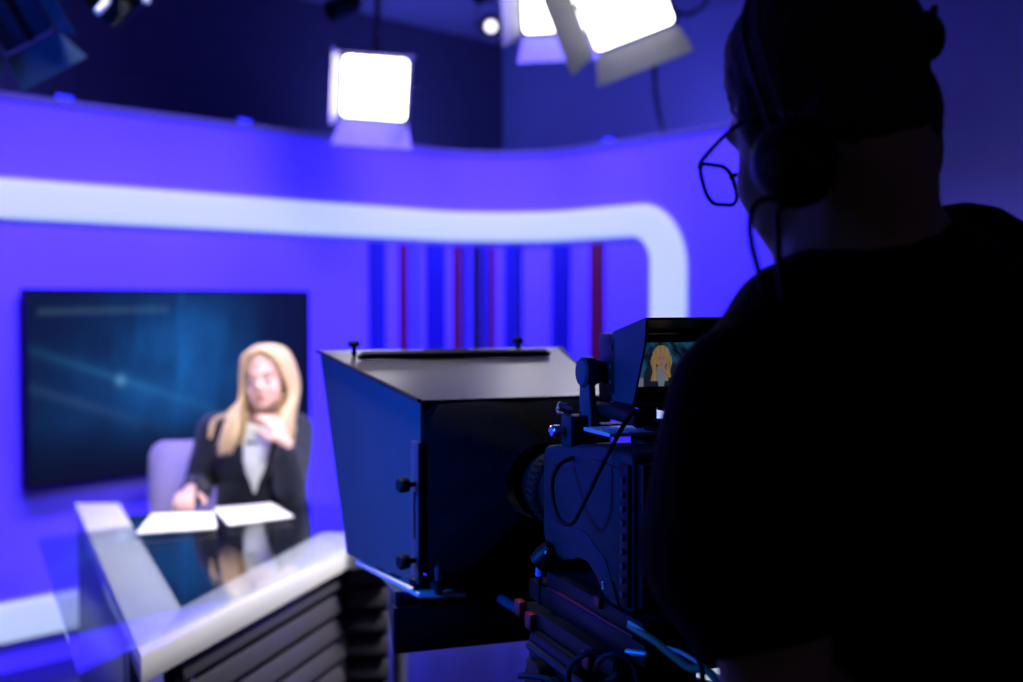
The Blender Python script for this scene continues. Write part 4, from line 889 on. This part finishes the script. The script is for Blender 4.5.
# ------------------------------------------------------------------ studio lights on the ceiling
def softlight(c, aim, w, h, roll, label, lit=True, angles=(38, 38, 38, 38), dl=0.10, dp=0.10, doors_mat=None, skip=(), name='softlight', bars=0):
    """square soft panel: housing, diffuser, four barn doors, yoke, hanger to the ceiling"""
    c = V(c); B = basis(V(aim) - c, (0, 0, 1), roll); M = Matrix.Translation(c) @ B.to_4x4()
    t = thing(name, c, label, 'studio light', 'soft studio lights hanging from the ceiling')
    g = G(M); slabr(g, w * 1.08, h * 1.08, 0.02, dp, lambda x, z, d: V((x, -0.004 - d, z))); hs_ = g.build('housing', BLACK, t)
    g = G(M)
    for i in range(6): g.box((0, -dp - 0.008, h * (-0.38 + 0.15 * i)), (w * 0.8, 0.014, 0.01))
    g.build('cooling_fins', BLACK, hs_)
    g = G(M); slabr(g, w, h, 0.022, 0.01, lambda x, z, d: V((x, -0.003 + d, z))); g.build('diffuser', PANELM if lit else OFFDIFF, t)
    for i in range(bars):
        g = G(M); x = w * (-0.5 + (i + 1) / (bars + 1)); g.box((x, 0.01, 0), (0.018, 0.012, h)); g.build('divider_bar', BLACK, t)
    dm = doors_mat or DOORM
    for i, (ax, ay, hw) in enumerate(((0, -1, w), (-1, 0, h), (1, 0, h), (0, 1, w))):
        if i in skip: continue
        a = R(angles[i]); ox, oz = ax * w * 0.545, ay * h * 0.545
        out = V((ax * math.sin(a), math.cos(a), ay * math.sin(a))); along = V((abs(ay), 0, abs(ax))); nrm = out.cross(along).normalized()
        p0 = V((ox, 0.004, oz)); e0, e1 = hw * 0.53, hw * 0.53 + dl * 0.22
        q4 = [p0 - along * e0, p0 + along * e0, p0 + along * e1 + out * dl, p0 - along * e1 + out * dl]
        g = G(M); g.prism([x - nrm * 0.0015 for x in q4], nrm * 0.003, 0.0005, 1); g.build('barn_door', dm, t)
    up = 0.5 * h * 1.08
    g = G(M)
    for s in (-1, 1):
        g.box((s * (w * 0.54 + 0.016), -dp * 0.5, up * 0.5 + 0.01), (0.006, 0.03, up + 0.04), None, 0.001); g.rod((s * (w * 0.53), -dp * 0.5, 0), (s * (w * 0.54 + 0.045), -dp * 0.5, 0), 0.014)
    g.box((0, -dp * 0.5, up + 0.03), (w * 1.08 + 0.038, 0.03, 0.006), None, 0.001); g.build('yoke', BLACK, t)
    tp_ = M @ V((0, -dp * 0.5, up + 0.03)); g = G(); g.rod(tp_, V((tp_.x, tp_.y, CEIL)), 0.014, n=12); g.lathe(V((tp_.x, tp_.y, CEIL - 0.04)), (0, 0, 1), [(0, 0.02), (0.03, 0.03), (0.04, 0.05)], 16); g.lathe(tp_, (0, 0, 1), [(-0.01, 0.02), (0.05, 0.022)], 12); g.build('hanger_pole', BLACK, t)
    return t
AIM0 = V((-0.9, 2.2, 1.3))
softlight(P(375, 88, 5.75), V((-0.55, 1.5, 1.55)), 0.295, 0.275, -4, 'square lit softlight hanging alone above the set wall, left of the small spotlight', dl=0.13, angles=(62, 3, 12, 2), skip=())
softlight(P(619, -8, 4.7), V((0.05, 1.5, 1.2)), 0.315, 0.36, 20, 'largest lit softlight with a broad silver barn door, nearest the operator\'s head', dl=0.125, angles=(50, 6, 52, 4), skip=(1,))
softlight(P(556, -10, 5.5), V((0.5, 1.5, 1.3)), 0.30, 0.36, 4, 'lit softlight half hidden behind the largest softlight\'s barn door', dl=0.13, angles=(50, 6, 42, 4), skip=(1,))
softlight(P(6, 0, 3.6), V((0.5, 0.8, 1.45)), 0.16, 0.26, -38 + 72, 'unlit blue-tinted two-panel light with barn door, at the upper left', lit=False, bars=1, dl=0.11, angles=(55, 8, 30, 10), doors_mat=mat('blue_grey_barndoor', (0.010, 0.045, 0.09), 0.5, spec=0.2, noise_amt=0.06))
# black square fixture beside it, seen from below
t = thing('box_light', P(112, 0, 3.7), 'black box light with a white bracket beside the unlit blue-tinted light', 'studio light')
M = Matrix.Translation(P(112, -6, 3.7)) @ basis(V((0.3, -1, -0.55)), (0, 0, 1), 45).to_4x4()
g = G(M); slabr(g, 0.165, 0.165, 0.012, 0.12, lambda x, z, d: V((x, -d, z))); g.build('housing', BLACK, t)
g = G(M); slabr(g, 0.14, 0.14, 0.01, 0.004, lambda x, z, d: V((x, d, z))); g.build('lens', GLASSM, t)
Mz = P(112, -6, 3.7)
g = G(); g.tube(spline([P(97, 12, 3.62), P(106, 2, 3.64), P(112, -16, 3.66), P(128, -34, 3.7), P(142, -16, 3.68), P(147, 2, 3.66)], 5), 0.012, 10); g.build('bracket', mat('white_bracket_paint', (0.75, 0.75, 0.75), 0.4, noise_amt=0.03), t)
tp_ = P(128, -34, 3.7); g = G(); g.rod(tp_, (tp_.x, tp_.y, CEIL), 0.014, n=12); g.build('hanger_pole', BLACK, t)
# low glowing box added for an unidentified pale patch; its kind is guessed
fb = P(702, 690, 4.0); t = thing('glow_box', (fb.x, fb.y, 0), 'low pale blue glowing floor light box behind the operator\'s bare arm', 'light', rz=R(8)); MF = WM[t.name]
g = G(MF); g.span((-0.12, 0.0, 0.02), (0.12, 0.09, 0.38), 0.008); g.build('housing', BLACK, t)
g = G(MF); slabr(g, 0.22, 0.33, 0.015, 0.008, lambda x, z, d: V((x, -0.001 - d, 0.20 + z))); g.build('diffuser', STRIPM, t)
for sx in (-1, 1):
    g = G(MF); g.span((sx * 0.09 - 0.015, -0.03, 0), (sx * 0.09 + 0.015, 0.12, 0.02), 0.003); g.build('foot', RUBBER, t)
# small spotlights
def spot(c, aim, label, lit, r=0.045, ln=0.14):
    c = V(c); B = basis(V(aim) - c); M = Matrix.Translation(c) @ B.to_4x4(); t = thing('spotlight', c, label, 'spotlight', 'small can spotlights hanging from the ceiling')
    g = G(M); g.lathe((0, -ln, 0), (0, 1, 0), [(0, 0), (0, r * 0.6), (0.02, r * 0.9), (ln * 0.5, r), (ln, r * 1.05), (ln, r * 0.9), (ln - 0.02, r * 0.86), (ln - 0.025, 0)], 28); g.build('can', BLACK, t)
    g = G(M); g.lathe((0, -0.022, 0), (0, 1, 0), [(0, r * 0.5), (0.008, r * 0.46), (0.012, 0)], 24); g.build('lens', LAMPM if lit else GLASSM, t)
    g = G(M); g.lathe((0, 0.0, 0), (0, 1, 0), [(0, r * 1.06), (0.012, r * 1.14), (0.012, r * 0.95), (0.0, r * 0.9), (0, r * 1.06)], 28, False); g.build('front_ring', BLACK if not lit else GUN, t)
    g = G(M)
    for s in (-1, 1): g.box((s * (r + 0.012), -ln * 0.5, r * 0.8), (0.004, 0.022, r * 2.2), None, 0.001); g.rod((s * r * 0.95, -ln * 0.5, 0), (s * (r + 0.03), -ln * 0.5, 0), 0.009)
    g.box((0, -ln * 0.5, r * 1.9), (2 * r + 0.03, 0.022, 0.004)); g.build('yoke', BLACK, t)
    tp_ = M @ V((0, -ln * 0.5, r * 1.9)); g = G(); g.rod(tp_, (tp_.x, tp_.y, CEIL), 0.012, n=12); g.lathe(tp_ + V((0, 0, 0.02)), (0, 0, 1), [(0, 0.02), (0.05, 0.022)], 12); g.build('hanger_pole', BLACK, t)
spot(P(491, 27, 6.4), V((-0.05, 3.0, 1.55)), 'small lit can spotlight hanging in front of the room corner', True, 0.062)
spot(P(332, 10, 6.3), V((-3.0, 5.0, 1.9)), 'small unlit black spotlight above and left of the lone square softlight', False, 0.05, 0.16)
spot(P(478, -3, 6.6), V((-1.5, 6.2, 2.0)), 'small unlit black spotlight just above the lit can spotlight', False, 0.04, 0.12)
# cables on the side wall
s0 = wall(WS2 + 0.9, 2.3, -0.35)
cable('cable', [P(656, -20, 6.6), P(655, 40, 6.7), P(655, 85, 6.8), P(660, 118, 6.85), P(668, 150, 6.9)], 0.012, BLACK, 'dark power cable dropping straight behind the set wall top near the operator')
cable('cable', [P(668, 0, 4.9), P(676, 12, 5.0), P(690, 14, 5.1), P(704, 4, 5.2), P(712, -16, 5.3)], 0.009, BLACK, 'black power cable sagging from the largest softlight')

# ------------------------------------------------------------------ lights of the place and added fills
def area(name, loc, aim, size, power, col, spread=180, sy=None):
    l = bpy.data.lights.new(name, 'AREA'); l.energy = power; l.color = col; l.size = size; l.spread = R(spread)
    if sy: l.shape = 'RECTANGLE'; l.size_y = sy
    o = bpy.data.objects.new(name, l); COL.objects.link(o); o.location = loc
    o.rotation_euler = (V(aim) - V(loc)).to_track_quat('-Z', 'Y').to_euler(); return o
BL = (0.12, 0.078, 1.0)
area('blue_wash_left', (-0.62, 4.55, 3.18), (-1.75, 5.55, 0.75), 4.4, 140, BL, 74, 0.3)
area('blue_wash_right', (-0.05, 5.55, 3.18), (0.85, 6.45, 0.8), 1.8, 62, BL, 84, 0.3)
area('blue_front_fill', (0.3, 3.0, 3.15), (-1.6, 5.5, 0.9), 0.8, 14, BL, 60)  # added unseen fill, softens the television's shadow on the set wall
area('blue_room_wash', (0.95, 6.9, 2.2), (1.2, 8.0, 2.6), 0.5, 9, (0.13, 0.13, 1.0), 160)
area('blue_side_wall_fill', (2.0, 5.6, 1.2), (3.3, 6.6, 1.7), 0.5, 7, (0.28, 0.26, 1.0), 170)  # added unseen fill, brightens the room wall at the far right
area('blue_ceiling_fill', (-0.5, 7.6, 2.2), (-0.55, 8.1, 3.3), 0.4, 9, (0.14, 0.16, 1.0), 170)  # unseen fill added behind the set to lift the dark ceiling
area('blue_back_wash', (-2.6, 5.3, 2.2), (-3.2, 6.2, 2.8), 0.4, 12, (0.15, 0.15, 1.0), 170)
area('blue_fixture_fill', (-2.2, 1.9, 2.3), (-1.4, 3.6, 2.4), 0.3, 4, (0.0, 0.14, 1.0), 50)  # unseen blue fill added for the fixture at the upper left
area('presenter_key', (-0.15, 2.0, 2.1), (-0.86, 4.13, 1.15), 0.35, 1.35, (1.0, 0.94, 0.92), 26)
area('desk_side_light', (1.2, 3.7, 3.0), (-0.65, 3.3, 0.8), 0.5, 22, (1.0, 0.95, 0.95), 60)
area('presenter_top_light', (-1.0, 3.35, 3.1), (-0.9, 4.05, 1.0), 0.5, 4, (1.0, 0.96, 0.94), 60)
area('presenter_hair_light', (-1.1, 5.3, 3.1), (-0.85, 4.2, 1.2), 0.4, 4, (1.0, 0.96, 0.92), 60)
area('prompter_top_fill', (-0.75, 2.55, 3.1), (-0.17, 2.05, 1.3), 0.3, 1.0, (1.0, 0.95, 0.95), 22)  # added overhead fill, brightens the hood top and base bracket
area('blue_side_lamp', (-2.9, 0.9, 1.9), (-0.12, 1.82, 1.25), 0.4, 6.0, (0.0, 0.12, 1.0), 28)

w = bpy.data.worlds.new('world'); S.world = w; w.use_nodes = True
w.node_tree.nodes['Background'].inputs[0].default_value = (0.05, 0.045, 0.07, 1); w.node_tree.nodes['Background'].inputs[1].default_value = 0.25
S.view_settings.view_transform = 'Standard'; S.view_settings.look = 'None'; S.view_settings.gamma = 1.0; S.view_settings.exposure = 0.0
S.view_settings.use_curve_mapping = False
